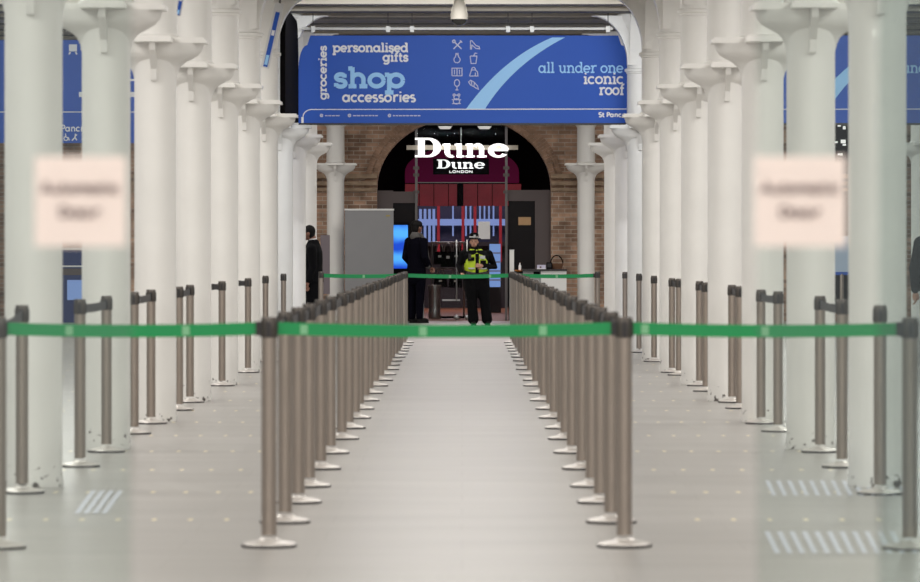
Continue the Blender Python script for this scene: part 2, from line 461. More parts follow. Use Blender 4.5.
def text_mb(txt, x0, z0, xh, w, y, x1=None, serif=True, rot=False, mb=None):
    """lettering from x0 (baseline z0); scaled in x to end at x1 if given; rot: reads upwards from (x0, z0)"""
    mb = mb or MB()
    tot = sum(glyph(c, serif)[1] for c in txt)
    k = (x1-x0)/tot if x1 is not None else xh
    cur = 0
    for c in txt:
        S, adv = glyph(c, serif)
        for st in S:
            P = [((p[0]+cur)*k, p[1]*xh) for p in st]
            if rot: P = [(x0-q, z0+p) for p, q in P]
            else: P = [(x0+p, z0+q) for p, q in P]
            mb.ribbon(P, w, y)
        cur += adv
    return mb

# ------------------------------------------------------------------ setting
YW = 79.7          # face of the brick end wall
struct(MB().box(-17, 17, -6, 79.2, -.2, 0).build('floor', M['floor']))
struct(MB().box(-17, 17, -6, 101, 4.42, 4.7).build('ceiling', M['ceil']))
def i_beam():
    mb = MB(); mb.box(-16.5, 16.5, -.055, .055, 4.30, 4.42); mb.box(-16.5, 16.5, -.12, .12, 4.22, 4.30)
    return mb.mesh('ceiling_beam', M['beam'])
ib = i_beam(); flm = MB().box(-16.5, 16.5, -.135, .135, 4.205, 4.22).mesh('flange', M['beamdark'])
y = 6.32
while y < 79:
    struct_o = bpy.data.objects.new('ceiling_beam', ib); COL.objects.link(struct_o); struct_o.location = (0, y, 0); struct(struct_o)
    fl = bpy.data.objects.new('flange', flm); COL.objects.link(fl); fl.parent = struct_o
    y += 1.5
ax0, ax1 = X(377, YW), X(551, YW); asp = Z(188, YW); aap = Z(117, YW)
acx, arx, arz = (ax0+ax1)/2, (ax1-ax0)/2, aap-asp
def end_wall():
    mb = MB(); y0, y1 = YW, YW+.45
    mb.box(-17, ax0, y0, y1, 0, 4.42); mb.box(ax1, 17, y0, y1, 0, 4.42)
    A = arc(acx, asp, arx, arz, 180, 0, 32)
    for (xa, za), (xb, zb) in zip(A, A[1:]):
        mb.prism([(xa, za), (xb, zb), (xb, 4.42), (xa, 4.42)], 'y', y0, y1)
    return mb
struct(end_wall().build('wall_end', M['brick']))
def arch_ring():
    mb = MB(); n = 84
    for k0, k1 in ((0, .11), (.12, .23)):
        for i in range(n):
            a0, a1 = 180-180*i/n-.13, 180-180*(i+1)/n+.13
            p = [arc(acx, asp, arx+k, arz+k, a, a, 1)[0] for a, k in ((a0, k0), (a1, k0), (a1, k1), (a0, k1))]
            mb.prism(p, 'y', YW-.03-random.uniform(0, .012), YW+.01)
    return mb
struct(arch_ring().build('trim_1', M['archbrick']))
def corbels(x0, x1):
    mb = MB()
    for zz, h, pr in ((Z(174, YW), .08, .13), (Z(181.5, YW), .07, .10), (Z(188, YW), .06, .07)):
        mb.box(x0, x1, YW-pr, YW, zz-h, zz)
    return mb
struct(corbels(-8, ax0).build('trim_2', M['stone']))
struct(corbels(ax1, 8).build('trim_3', M['stone']))
struct(MB().box(-17, 17, 79.2, 101, -.2, .0).build('floor_store', M['storefloor']))

# ------------------------------------------------------------------ columns
HZ = 2.83
def make_column():
    t = thing('cast_iron_column', '', 'column')
    t['kind'] = 'thing'
    mb = MB(); mb.lathe([(.160, 0), (.160, .05), (.155, .07), (.155, 2.55), (.16, 2.64), (.175, 2.72), (.22, 2.795)], 32)
    mb.build('shaft', M['paint'], t, True)
    mb = MB()
    w, L = .145, .385
    poly = [(-w,-L),(w,-L),(w,-w),(L,-w),(L,w),(w,w),(w,L),(-w,L),(-w,w),(-L,w),(-L,-w),(-w,-w)]
    mb.prism(poly, 'z', HZ-.036, HZ-.008)
    q = [(p[0]*.95, p[1]*.95) for p in poly]; mb.prism(q, 'z', HZ-.008, HZ+.006)
    mb.build('capital', M['paint'], t)
    prof = [(.13, 2.51), (.155, 2.53), (.166, 2.58), (.186, 2.622), (.222, 2.654), (.272, 2.68), (.316, 2.706), (.346, 2.742), (.360, 2.795), (.13, 2.795)]
    mb = MB(); mb.lathe([(p[0], p[1]) for p in prof[1:-1]], 36); mb.v = [(x, y*.62, z) for x, y, z in mb.v]; mb.build('bowl', M['paint'], t, True)
    for sg in (1, -1):
        mb = MB(); mb.prism([(sg*u, v) for u, v in ((.13, 2.515), (.185, 2.52), (.205, 2.60), (.27, 2.67), (.34, 2.735), (.368, 2.795), (.13, 2.795))], 'x', -.022, .022); mb.build('bracket', M['paint'], t)
    mb = MB(); mb.lathe([(.19, HZ+.006), (.164, HZ+.03), (.160, HZ+.3), (.160, 3.6)], 32); mb.build('upper_shaft', M['paint'], t, True)
    mb = MB(); mb.lathe([(.160, 3.475), (.172, 3.485), (.172, 3.498), (.190, 3.508), (.190, 3.535), (.165, 3.547)], 32)
    mb.build('collar', M['paint'], t, True)
    mb = MB(); mb.lathe([(.163, 3.58), (.168, 3.8), (.19, 4.0), (.25, 4.15), (.28, 4.225)], 32); mb.build('upper_capital', M['paint'], t, True)
    prof = [(.13, 3.58)]+[(.155+.445*(1-math.cos(a)), 3.58+.62*math.sin(a)) for a in [PI/2*i/12 for i in range(0, 13)]]+[(.13, 4.20)]
    for ax, s in (('y', 1), ('y', -1), ('x', 1), ('x', -1)):
        mb = MB(); mb.prism([(s*p[0], p[1]) for p in prof], ax, -.13, .13); mb.build('upper_bracket', M['paint'], t)
    return t
ORD = ['first', 'second', 'third', 'fourth', 'fifth', 'sixth', 'seventh', 'eighth', 'ninth', 'tenth', 'eleventh', 'twelfth',
       'thirteenth', 'fourteenth', 'fifteenth', 'sixteenth', 'seventeenth', 'eighteenth', 'nineteenth', 'twentieth',
       'twenty-first', 'twenty-second', 'twenty-third', 'twenty-fourth', 'twenty-fifth']
XL, XR = -2.27, 2.225
col0 = make_column(); first = True
GC = 'white cast-iron columns lining the aisle'
def put_col(x, y, label):
    global first
    if first:
        first = False; col0.location = (x, y, 0); col0['label'] = label; col0['group'] = GC; return col0
    return dup(col0, (x, y, 0), 0, label, GC)
for k in range(10):
    d = 23.57+4.5*k
    put_col(XL-(.025 if k == 0 else 0), d, f'cream white iron column, {ORD[k]} from the camera in the left-hand row')
    put_col(XR, d, f'cream white iron column, {ORD[k]} from the camera in the right-hand row')
put_col(XL, 78.95, 'slim white iron column against the brick wall beside the grey partition')
put_col(XR, 78.95, 'slim white iron column against the brick wall beside the white counter')
put_col(XR+4.47, 64.07, 'white iron column far off at the right edge beyond the dark-suited person')
# longitudinal beams above the two rows
for nm, x in (('trim_4', XL), ('trim_5', XR)):
    struct(MB().box(x-.15, x+.15, 4, 79.69, 4.235, 4.42).build(nm, M['paint']))

# ------------------------------------------------------------------ belt posts
PH = .98
def make_post(name='belt_barrier_post'):
    t = thing(name, '', 'barrier post')
    MB().lathe([(.116, 0), (.118, .006), (.118, .012)], 28).build('base_rim', M['rubber'], t, True)
    MB().lathe([(.116, .010), (.110, .018), (.08, .025), (.045, .031), (.037, .04)], 28).build('base', M['chrome'], t, True)
    MB().lathe([(.033, .05), (.033, PH-.085)], 20).build('pole', M['steel'], t, True)
    h = MB().lathe([(.0335, PH-.088), (.0342, PH-.085), (.0342, PH-.006), (.031, PH)], 20).build('head', M['head'], t, True)
    mb = MB()
    for a in (0, PI/2, PI, 3*PI/2):
        c, s = math.cos(a), math.sin(a)
        p = [(.030, -.010), (.0375, -.010), (.0375, .010), (.030, .010)]
        mb.prism([(c*u-s*v, s*u+c*v) for u, v in p], 'z', PH-.085, PH-.02)
    mb.build('belt_slot', M['black'], h)
    return t
post0 = make_post(); pfirst = True
def put_post(x, y, label, group, rz=0):
    global pfirst
    if pfirst:
        pfirst = False; post0.location = (x, y, 0); post0['label'] = label; post0['group'] = group; return post0
    return dup(post0, (x, y, 0), rz, label, group)
def belt(post, q, m, z0=PH-.080, z1=PH-.028, sag=.012, marks=0, name='belt'):
    """a stretched tape from post to point q (x, y): part of the post it is pulled out of"""
    p = post.location; rel = Vector((q[0]-p.x, q[1]-p.y, 0)); L = rel.length; u = rel.normalized(); nrm = Vector((-u.y, u.x, 0))
    mb = MB(); n = 10; vs = []
    for i in range(n+1):
        t = .038+(L-.076)*i/n; s = -sag*4*(i/n)*(1-i/n)
        for k in (-.0015, .0015):
            for z in (z0, z1): vs.append(u*t+nrm*k+Vector((0, 0, z+s)))
    fs = []
    for i in range(n):
        a, b = 4*i, 4*i+4
        fs += [(a, b, b+1, a+1), (a+2, a+3, b+3, b+2), (a+1, b+1, b+3, a+3), (a, a+2, b+2, b)]
    fs += [(0, 1, 3, 2), (4*n, 4*n+2, 4*n+3, 4*n+1)]
    mb.add(vs, fs); o = mb.build(name, m, post)
    o['label'] = 'stretched green tape' if m is M['green'] else 'dark belt tape'
    # end clip
    c = MB(); e = u*(L-.045)
    c.box(-.012, .012, -.009, .009, z0-.003, z1+.003)
    vv = [(Matrix.Rotation(math.atan2(u.y, u.x), 3, 'Z') @ Vector(v))+e for v in c.v]; c.v = [tuple(v) for v in vv]
    c.build('belt_clip', M['black'], o)
    if marks:
        for t in marks:
            f = t/L; s = -sag*4*f*(1-f); zc = (z0+z1)/2+s
            mk = MB(); ctr = u*t-nrm*(.0035 if nrm.y > 0 else -.0035)
            d = .016
            mk.add([ctr-u*d+Vector((0,0,zc-.020)), ctr+u*d+Vector((0,0,zc-.020)), ctr+u*d+Vector((0,0,zc+.020)), ctr-u*d+Vector((0,0,zc+.020))], [(0,1,2,3)])
            mk.flat('printed_mark', M['mark'], o)
    return o
D = [18.75, 20.4, 22.0, 23.5, 25.4, 27.4, 29.4, 31.2, 33.1, 35.0, 37.0, 38.9, 41.0, 42.8, 44.7, 46.7, 48.5, 50.3, 52.1, 53.7, 55.3, 56.9, 58.6, 60.3]
def rowx(side, d):
    t = (d-D[0])/(D[-1]-D[0])
    return (-.822+(.04)*t) if side < 0 else (.692+.008*t)
rows = {}
for side, nm in ((-1, 'left'), (1, 'right')):
    L = []
    for k, d in enumerate(D):
        L.append(put_post(rowx(side, d)+(random.uniform(-.012, .012) if k > 4 else 0), d+(random.uniform(-.04, .04) if k > 4 else 0),
             f'steel belt post, {ORD[k]} from the camera in the queue row {nm} of the walkway', f'steel belt posts in the {nm} queue row'))
    rows[side] = L
outL = put_post(X(1, 18.75), 18.65, 'brushed steel post cut by the left edge, holding the end of the front green tape', 'steel posts at the ends of the front green tape')
outR = put_post(X(910, 18.6), 18.6, 'brushed steel post by the right edge behind glass, ending the front green tape', 'steel posts at the ends of the front green tape')
farL = put_post(X(320.5, 60), 60.2, 'far steel post by the dark-suited person, ending the far green tape', 'steel posts at the ends of the far green tape')
farR = put_post(X(598, 60), 60.2, 'far steel post beside white columns near the counter, ending the far green tape', 'steel posts at the ends of the far green tape')
# side posts close to the columns
sideL = [(22, 22.9), (80, 25.7), (106.5, 27.58), (134, 30.3), (151, 32.1), (179, 34.8), (190, 36.6), (222, 41.1), (248, 45.6), (265.5, 50.1), (283.5, 54.6)]
nameL = ['post in front of the cream column at the left edge', 'post between the two nearest left columns', 'post in front of the second left column', 'post just before the third left column, thin tape to its neighbour', 'post against the foot of the third left column', 'post between third and fourth left columns', 'post in front of the fourth left column',
         'post with short black tape stub by the fifth left column', 'post with short black tape stub by the sixth left column', 'post by the seventh left column, top showing above the queue row', 'post by the eighth left column, top showing above the queue row']
sideR = [(880, 22.8), (842, 25.6), (820, 27.55), (778, 30.7), (761, 32.1), (740, 35.2), (732, 36.6), (706, 39.5), (699.5, 41.1), (679, 44.6), (672, 45.6), (654, 50.1), (639, 54.6), (625, 59.1)]
nameR = ['post in front of the cream column near the right edge', 'post beside the first right column, joined by dark tape', 'post in front of the second right column', 'post between second and third right columns', 'post in front of the third right column', 'thin post just before the fourth right column', 'post in front of the fourth right column', 'thin post just before the fifth right column', 'post in front of the fifth right column, joined by dark tape',
         'thin post just before the sixth right column', 'post in front of the sixth right column, joined by dark tape', 'post in front of the seventh right column', 'post in front of the eighth right column', 'post in front of the ninth right column']
SL = [put_post(X(px, d), d, 'steel belt '+n, 'steel posts along the left columns') for (px, d), n in zip(sideL, nameL)]
SR = [put_post(X(px, d), d, 'steel belt '+n, 'steel posts along the right columns') for (px, d), n in zip(sideR, nameR)]
# tapes
for s in (-1, 1):
    for a, b in zip(rows[s], rows[s][1:]):
        belt(a, (b.location.x, b.location.y), M['darkbelt'], sag=.01)
def mk(post, q, pxs, d):
    return [math.hypot(X(p, d)-post.location.x, 0) for p in pxs]
L0, R0 = rows[-1][0], rows[1][0]
belt(L0, (R0.location.x, R0.location.y), M['green'], z0=PH-.076, z1=PH-.022, sag=.012, marks=mk(L0, 0, (304, 423, 543), 18.75))
belt(outL, (L0.location.x, L0.location.y), M['green'], z0=PH-.076, z1=PH-.022, sag=.01, marks=mk(outL, 0, (71, 187), 18.75))
belt(R0, (outR.location.x, outR.location.y), M['green'], z0=PH-.076, z1=PH-.022, sag=.01, marks=mk(R0, 0, (645, 765), 18.75))
L9, R9 = rows[-1][-1], rows[1][-1]
belt(L9, (R9.location.x, R9.location.y), M['green'], sag=.015, marks=mk(L9, 0, (450, 490), 60.3))
belt(farL, (L9.location.x, L9.location.y), M['green'], sag=.012, marks=mk(farL, 0, (364,), 60.3))
belt(R9, (farR.location.x, farR.location.y), M['green'], sag=.012, marks=mk(R9, 0, (557,), 60.3))
def sb(a, b): belt(a, (b.location.x, b.location.y), M['darkbelt'], sag=.008)
sb(SL[0], outL); sb(SL[2], SL[1]); sb(SL[4], SL[3]); sb(SL[6], SL[5])
sb(SR[2], SR[1]); sb(SR[4], SR[3]); sb(SR[6], SR[5]); sb(SR[8], SR[7]); sb(SR[10], SR[9])
for p in (SL[7], SL[8]): belt(p, (p.location.x-.13, p.location.y+.02), M['darkbelt'], sag=0)

# ------------------------------------------------------------------ banners
DB = 55.35
def bx(px): return X(px, DB)
def bz(py): return Z(py, DB)
def banner(name, label, dx, yb):
    t = thing(name, label, 'banner', (dx, yb, 0), 0, 'blue banners hung between the columns')
    xl, xr, z0, z1 = bx(298.5), bx(630), bz(123), bz(35.5)
    c = .24
    poly = [(xl, z0), (xr, z0), (xr, z1-.42)]+[(xr-.11*(1-math.cos(a)), z1-.42+.30*math.sin(a)) for a in [PI/2*i/6 for i in range(1, 7)]]+[(xr-.15, z1)]
    poly += [(xl+.15, z1)]+[(xl+.11*(1-math.cos(a)), z1-.42+.30*math.sin(a)) for a in [PI/2*i/6 for i in range(6, 0, -1)]]+[(xl, z1-.42)]
    MB().prism(poly, 'y', 0, .05).build('panel', M['banner'], t)
    MB().box(xl, xr, -.004, .052, z0-.025, z0).build('bottom_edge', M['black'], t)
    yy = -.006
    def word(txt, x0, x1, base, xh, w, m, serif=True, rot=False, nm='lettering'):
        if rot: mb = text_mb(txt, x0, base, xh, w, yy, None, serif, True)
        else: mb = text_mb(txt, x0, base, xh, w, yy, x1, serif)
        return mb.flat(nm, M[m], t)
    s = DB/FPX
    word('personalised', bx(333), bx(408.5), bz(52), 6.3*s, 1.9*s, 'white')
    word('gifts', bx(383), bx(408.5), bz(61.5), 6.3*s, 1.9*s, 'white')
    word('shop', bx(334), bx(405), bz(87.5), 14*s, 4.4*s, 'lightblue')
    word('accessories', bx(342.5), bx(416), bz(102), 7.2*s, 2.0*s, 'white', False)
    mb = MB(); tot = sum(glyph(c)[1] for c in 'groceries'); L = bz(45.5)-bz(99.5); k = L/tot
    cur = 0
    for ch in 'groceries':
        S, adv = glyph(ch)
        for st in S: mb.ribbon([(bx(326.5)-p[1]*5.6*s, bz(99.5)+(p[0]+cur)*k) for p in st], 1.7*s, yy)
        cur += adv
    mb.flat('lettering', M['white'], t)
    word('all under one', bx(538.5), bx(623.5), bz(73), 7.6*s, 1.5*s, 'lightblue')
    word('iconic', bx(583.5), bx(624), bz(84), 7.6*s, 1.8*s, 'white')
    word('roof', bx(599), bx(624.5), bz(95), 7.6*s, 1.8*s, 'white')
    # line, corner and footer
    mb = MB(); mb.ribbon(arc(bx(312), bz(117), bx(312)-bx(303), bz(109.5)-bz(117), 180, 90, 8)+[(bx(630), bz(109))], .9*s, yy)
    mb.ribbon([(bx(302.5), bz(123)), (bx(302.5), bz(117))], 2.4*s, yy); mb.flat('footer_line', M['white'], t)
    for px, a, b in ((321.5, 325, 341), (349.5, 353, 378), (389.5, 393, 422)):
        mb = MB(); mb.ribbon(arc(bx(px), bz(115.5), 1.1*s, 1.1*s, 0, 360, 12), 1.4*s, yy)
        p = a
        while p < b-1: q = min(b, p+random.uniform(2, 4)); mb.ribbon([(bx(p), bz(115.7)), (bx(q), bz(115.7))], 1.1*s, yy); p = q+.7
        mb.flat('footer_print', M['lilac'], t)
    mb = text_mb('St Pancras', bx(598.5), bz(117), 3.2*s, 1.25*s, yy, bx(632), False); mb.flat('lettering', M['white'], t)
    # swoosh
    up = []; n = 16
    def bez(p0, p1, p2, u): return tuple((1-u)**2*p0[i]+2*u*(1-u)*p1[i]+u*u*p2[i] for i in (0, 1))
    A = [bez((466, 109), (503, 58), (552, 37.5), i/n) for i in range(n+1)]
    B = [bez((485, 109), (513, 64), (565, 37.5), i/n) for i in range(n+1)]
    vs = [(bx(p[0]), yy, bz(p[1])) for p in A]+[(bx(p[0]), yy, bz(p[1])) for p in B]
    mb = MB(); mb.add(vs, [(i, n+1+i, n+2+i, i+1) for i in range(n)]); mb.flat('swoosh', M['lightblue'], t)
    # pictograms
    def icon(nm, cx, cy, strokes, w=.9):
        mb = MB()
        for st in strokes: mb.ribbon([(bx(cx)+p[0]*s, bz(cy)+p[1]*s) for p in st], w*s, yy)
        mb.flat(nm, M['lilac'], t)
    box = lambda x0, z0, x1, z1: [(x0, z0), (x1, z0), (x1, z1), (x0, z1), (x0, z0)]
    icon('cutlery_pictogram', 457.5, 45, [[(-4, -4), (4, 4)], [(4, -4), (-3, 3)], arc(-3.6, 3.6, 1.3, 1.3, 0, 360, 10), [(2.5, 4.5), (4.6, 2.4)]], 1.2)
    icon('bottle_pictogram', 457, 58.5, [arc(0, -1.2, 3.1, 3.1, 120, 420, 16)+[(1.2, 3.8), (-1.2, 3.8), (-1.6, 1.5)], [(-1.6, 5), (1.6, 5)]])
    icon('book_pictogram', 457, 72, [box(-5, -3.8, 0, 3.8), box(0, -3.8, 5, 3.8), [(-2.5, -2.5), (-2.5, 2.5)], [(2.5, -2.5), (2.5, 2.5)]])
    icon('brush_pictogram', 457, 85, [arc(0, 2, 2.6, 3.4, 0, 360, 16), [(0, -1.4), (0, -5)], [(-1.5, -5), (1.5, -5)]])
    icon('toy_bear_pictogram', 456.5, 99, [arc(0, 1.6, 2.6, 2.4, 0, 360, 14), arc(0, -2.4, 3.2, 2.6, 0, 360, 14), arc(-2.4, 4, 1.1, 1.1, 0, 360, 8), arc(2.4, 4, 1.1, 1.1, 0, 360, 8), [(-4.6, -.6), (-2.5, -1)], [(4.6, -.6), (2.5, -1)], [(-4.4, -4.6), (4.4, -4.6)]])
    icon('shoe_pictogram', 474.5, 45, [[(-4, 4.5), (-4, -4), (-3, -4), (-2.6, 0), (1.5, -3.6), (5.2, -3.8), (4.6, -1.6), (1.4, -.6), (-2.5, 4.2), (-4, 4.5)]])
    icon('cup_pictogram', 473.5, 58.5, [[(-3.4, 2.4), (-2.4, -5), (2.4, -5), (3.4, 2.4), (-3.4, 2.4)], [(0, 2.4), (1.6, 5.4), (3.6, 5)]])
    icon('bag_pictogram', 473.5, 72, [[(-4, -4), (4.4, -4), (4, 0), (2, 2), (-2, 2), (-4, -4)], arc(0, 2, 2, 2.6, 0, 180, 10), [(1.8, -4), (1.8, -.6)]])
    icon('croissant_pictogram', 473.5, 85, [[(-5, 3.2), (-2.6, 4.8), (1, 2.4), (4, -1), (5, -4.4), (2.4, -3), (0, -1.4), (-3, 0), (-5, 3.2)], [(-2.6, 4.8), (-1.6, .2)], [(1, 2.4), (.4, -1.4)]])
    return t
banner('hanging_banner', 'large blue shop banner spanning the centre aisle above the glowing shop sign', 0, DB)
banner('hanging_banner', 'same blue banner over the right side aisle, mostly hidden behind columns', 4.32, DB)

def wayfinding():
    d = 55.35; s = d/FPX
    t = thing('wayfinding_banner', 'blue sign with white train symbol seen between the left columns', 'sign', (0, d, 0), 0, None)
    MB().box(X(-60, d), X(262, d), 0, .06, Z(143, d), Z(40, d)).build('panel', M['banner'], t)
    yy = -.006; mb = MB()
    # train front symbol
    def q(pts, cx, cy): return [(X(cx, d)+p[0]*s, Z(cy, d)+p[1]*s) for p in pts]
    mb.ribbon(q([(0, -2.4), (0, 4.6)], 73, 49), 8*s, yy); mb.ribbon(q([(-2.5, -3), (-4, -5.4)], 73, 49), 1.5*s, yy); mb.ribbon(q([(2.5, -3), (4, -5.4)], 73, 49), 1.5*s, yy)
    mb.flat('train_symbol', M['white'], t)
    mb = MB(); mb.add([(X(80, d), yy, Z(49.5, d)), (X(85, d), yy, Z(52.5, d)), (X(85, d), yy, Z(46.5, d))], [(0, 1, 2)]); mb.flat('arrow_symbol', M['white'], t)
    mb = MB(); mb.ribbon([(X(-60, d), Z(112, d)), (X(262, d), Z(112, d))], .9*s, yy); mb.flat('footer_line', M['white'], t)
    text_mb('St Pancras', X(51, d), Z(131.5, d), 4.6*s, 1.2*s, yy, X(93, d), False).flat('lettering', M['white'], t)
    mb = MB()
    mb.ribbon(q(arc(0, 0, 2, 2, 90, 380, 12), 66, 138.5), 1*s, yy); mb.ribbon(q([(-.5, 5), (0, 1.4), (2.6, .6), (3.4, -2)], 66, 138.5), 1.1*s, yy)
    mb.flat('wheelchair_symbol', M['white'], t)
    mb = MB(); mb.ribbon(q([(-3, -2), (0, 1), (.5, 4), (2, 3)], 75, 138.5), 1.3*s, yy); mb.ribbon(q([(0, 1), (2, -2)], 75, 138.5), 1.2*s, yy); mb.flat('walking_symbol', M['white'], t)
    mb = MB(); mb.ribbon(q([(-3, 0), (4, 0)], 82, 94.5), 5*s, yy); mb.ribbon(q([(-5, 0), (4, 0)], 132, 94.5), 5*s, yy); mb.ribbon(q([(-4, 0), (4, 0)], 132, 80), 2.2*s, yy)
    mb.flat('ticket_symbol', M['white'], t)
wayfinding()
def infill():
    y0, y1 = 50.57+.17, 55.07-.17; n = 10; x0, x1 = -2.10, -2.04
    pts = [(y0+.02, HZ+.03), (y1, HZ+.03), (y1, 3.72)]
    pts += [(y1-.6+.6*math.cos(a), 3.6+.5*math.sin(a)) for a in [PI/2*i/6 for i in range(1, 7)]]
    pts += [(y0+.5-.48*math.sin(a), 3.6+.5*math.cos(a)) for a in [PI/2*i/6 for i in range(0, 7)]]
    o = MB().prism(pts, 'x', x0, x1).build('arch_infill_panel', M['void']); tag(o, 'black panel closing the side arch left of the blue banner', 'panel')
infill()
def side_sign(name, label, px0, py0, px1, py1, d, w, L=.55):
    # narrow sign hung aslant beside a column bracket
    t = thing(name, label, 'sign', (0, 0, 0), 0, 'narrow slanted blue signs')
    a = Vector((X(px0, d), d, Z(py0, d))); b = Vector((X(px1, d), d, Z(py1, d)))
    u = (b-a).normalized(); s = Vector((1, 0, 0)); s = (s-u*s.dot(u)).normalized(); n = u.cross(s)
    if n.y > 0: n = -n
    def quad(s0, s1, k0, k1, off0, off1, nm, m):
        vs = []
        for off in (off0, off1):
            for ss, kk in ((s0, k0), (s1, k0), (s1, k1), (s0, k1)): vs.append(a+s*ss+(b-a)*kk+n*off)
        mb = MB(); mb.add(vs, [(0,1,2,3), (7,6,5,4), (0,4,5,1), (1,5,6,2), (2,6,7,3), (3,7,4,0)]); return mb.build(nm, m, t)
    quad(0, w, 0, 1, -.015, .0, 'board', M['partedge'])
    quad(w*.28, w*.78, .02, .86, .0, .004, 'blue_face', M['banner'])
    quad(w*.35, w*.7, .05, .2, .004, .007, 'emblem', M['lightblue']); quad(w*.35, w*.7, .5, .58, .004, .007, 'emblem', M['white'])
    MB().tube([b+Vector((w/2, .02, -.05)), b+Vector((w/2, .02, 4.42-b.z))], .012).build('hanger', M['beamdark'], t)
side_sign('arch_sign', 'narrow slanted blue sign hanging between the left columns beside the banner', 260.5, 67, 275.5, 2, 48.5, .095)
side_sign('arch_sign', 'sliver of blue sign between the third and fourth left columns at the top', 174.5, 15, 180, -14, 34.8, .05)

# cctv camera and pipe
def cctv():
    d = 49.8; t = thing('dome_camera', 'white teardrop dome camera hanging from the ceiling above the banner', 'security camera', (X(459.2, d), d, 0))
    zt = 4.42; zb = Z(25.5, d)
    r = .098
    MB().lathe([(.03, zb+.45), (.035, zb+.36), (.05, zb+.30), (r*.85, zb+.2), (r, zb+.13), (r, zb+.07)], 24).build('housing', M['camwhite'], t, True)
    MB().lathe([(r*.3, zb), (r*.62, zb+.015), (r*.86, zb+.04), (r*.9, zb+.075)], 24).build('dome', M['dome'], t, True)
    MB().lathe([(.02, zb+.44), (.02, zt)], 12).build('stem', M['camwhite'], t, True)
cctv()
def pipe():
    d = 54.75; z = Z(28.6, d); t = thing('conduit_pipe', 'thin pale conduit with clamps running above the blue banner', 'pipe', (0, d, 0))
    MB().tube([(X(303, d), 0, z), (X(612, d), 0, z)], .017).build('tube', M['paint'], t, True)
    for px in (313, 388, 412, 508, 532, 608):
        MB().box(X(px, d)-.025, X(px, d)+.025, -.03, .03, z-.045, z+.03).build('clamp', M['paint'], t); MB().box(X(px, d)-.005, X(px, d)+.005, -.005, .005, z+.03, 4.42).build('hanger_rod', M['beamdark'], t)
pipe()

# ------------------------------------------------------------------ the shop inside the brick arch
def shopfront():
    y0 = YW+.16; d = y0
    t = thing('shopfront_frame', 'taupe metal shopfront framing the glazed arch', 'shopfront', (0, y0, 0))
    def bxp(px0, px1, py0, py1, nm, m, ya=0, yb=.08):
        return MB().box(X(px0, d), X(px1, d), ya, yb, max(0, Z(py1, d)), Z(py0, d)).build(nm, m, t)
    bxp(376.8, 393, 190.5, 330, 'side_panel', M['panelbrown']); bxp(535, 551.4, 190, 330, 'side_panel', M['panelbrown'])
    bxp(393, 418, 191.5, 203, 'lintel', M['panelbrown']); bxp(507, 535, 190, 201, 'lintel', M['panelbrown'])
    bxp(393, 416, 203, 330, 'dark_window', M['darkglass'], .03, .05); bxp(508.5, 535, 201, 330, 'dark_window', M['darkglass'], .03, .05)
    # glass fins
    for px in (416.3, 506.3):
        MB().box(X(px-1.2, d), X(px+1.2, d), -.06, .06, 0, Z(127, d)).build('mullion', M['mullion'], t)
        for py in (168, 175, 192):
            MB().box(X(px-3, d), X(px+3, d), -.07, -.05, Z(py+1.5, d), Z(py-1.5, d)).build('clamp_plate', M['panelbrown'], t)
    A = [p for p in arc(acx, asp, arx-.005, arz-.005, 158, 22, 24)]
    zt = Z(182, d)
    mb = MB()
    A2 = [(max(min(x, X(505, d)), X(417.5, d)), z) for x, z in arc(acx, asp, arx-.005, arz-.005, 125, 55, 16)]
    mb.prism([(X(417.5, d), zt)]+A2+[(X(505, d), zt)], 'y', .01, .022); g = mb.build('transom_glass', M['transomglass'], t)
    MB().box(X(417, d), X(506, d), 0, .04, Z(183, d), Z(182.1, d)).build('transom_bar', M['mullion'], t)
shopfront()
def glass_door(px0, px1, label, handle_px):
    d = YW+.16; t = thing('shop_glass_door', label, 'door', (0, d, 0), 0, 'frameless glass shop doors')
    MB().box(X(px0, d), X(px1, d), .0, .012, .012, Z(183.2, d)).build('glass_pane', M['shopglass'], t)
    c = X(handle_px, d)
    MB().tube([(c, -.05, Z(300, d)), (c, -.05, Z(240, d))], .014).build('pull_handle', M['silver'], t, True)
    mb = MB(); mb.ell((X(handle_px, d), 0, Z(317.5, d)), (.05, .025, .05)); mb.build('patch_fitting', M['silver'], t, True)
    return t
dl = glass_door(418, 461.2, 'clear glass shop door leaf behind the standing man', 456.5)
dr = glass_door(461.8, 505, 'clear glass shop door leaf behind the police officer', 467)
MB().box(X(442, YW), X(460, YW), -.055, -.035, Z(301, YW), Z(299.3, YW)).build('cross_rail', M['silver'], dl)
o = MB().box(X(478.2, YW), X(490, YW), -.012, -.003, Z(239, YW), Z(221.5, YW)).build('paper_notice', M['white'], None)
o.location = (0, YW+.16, 0); tag(o, 'white paper notice stuck on the glass above the officer', 'notice')
o = MB().box(X(518.5, YW), X(531, YW), -.012, -.002, Z(225, YW), Z(217, YW)).build('tan_card_sign', M['tan'], None)
o.location = (0, YW+.185, 0); tag(o, 'small tan card sign on the dark side window', 'sign')

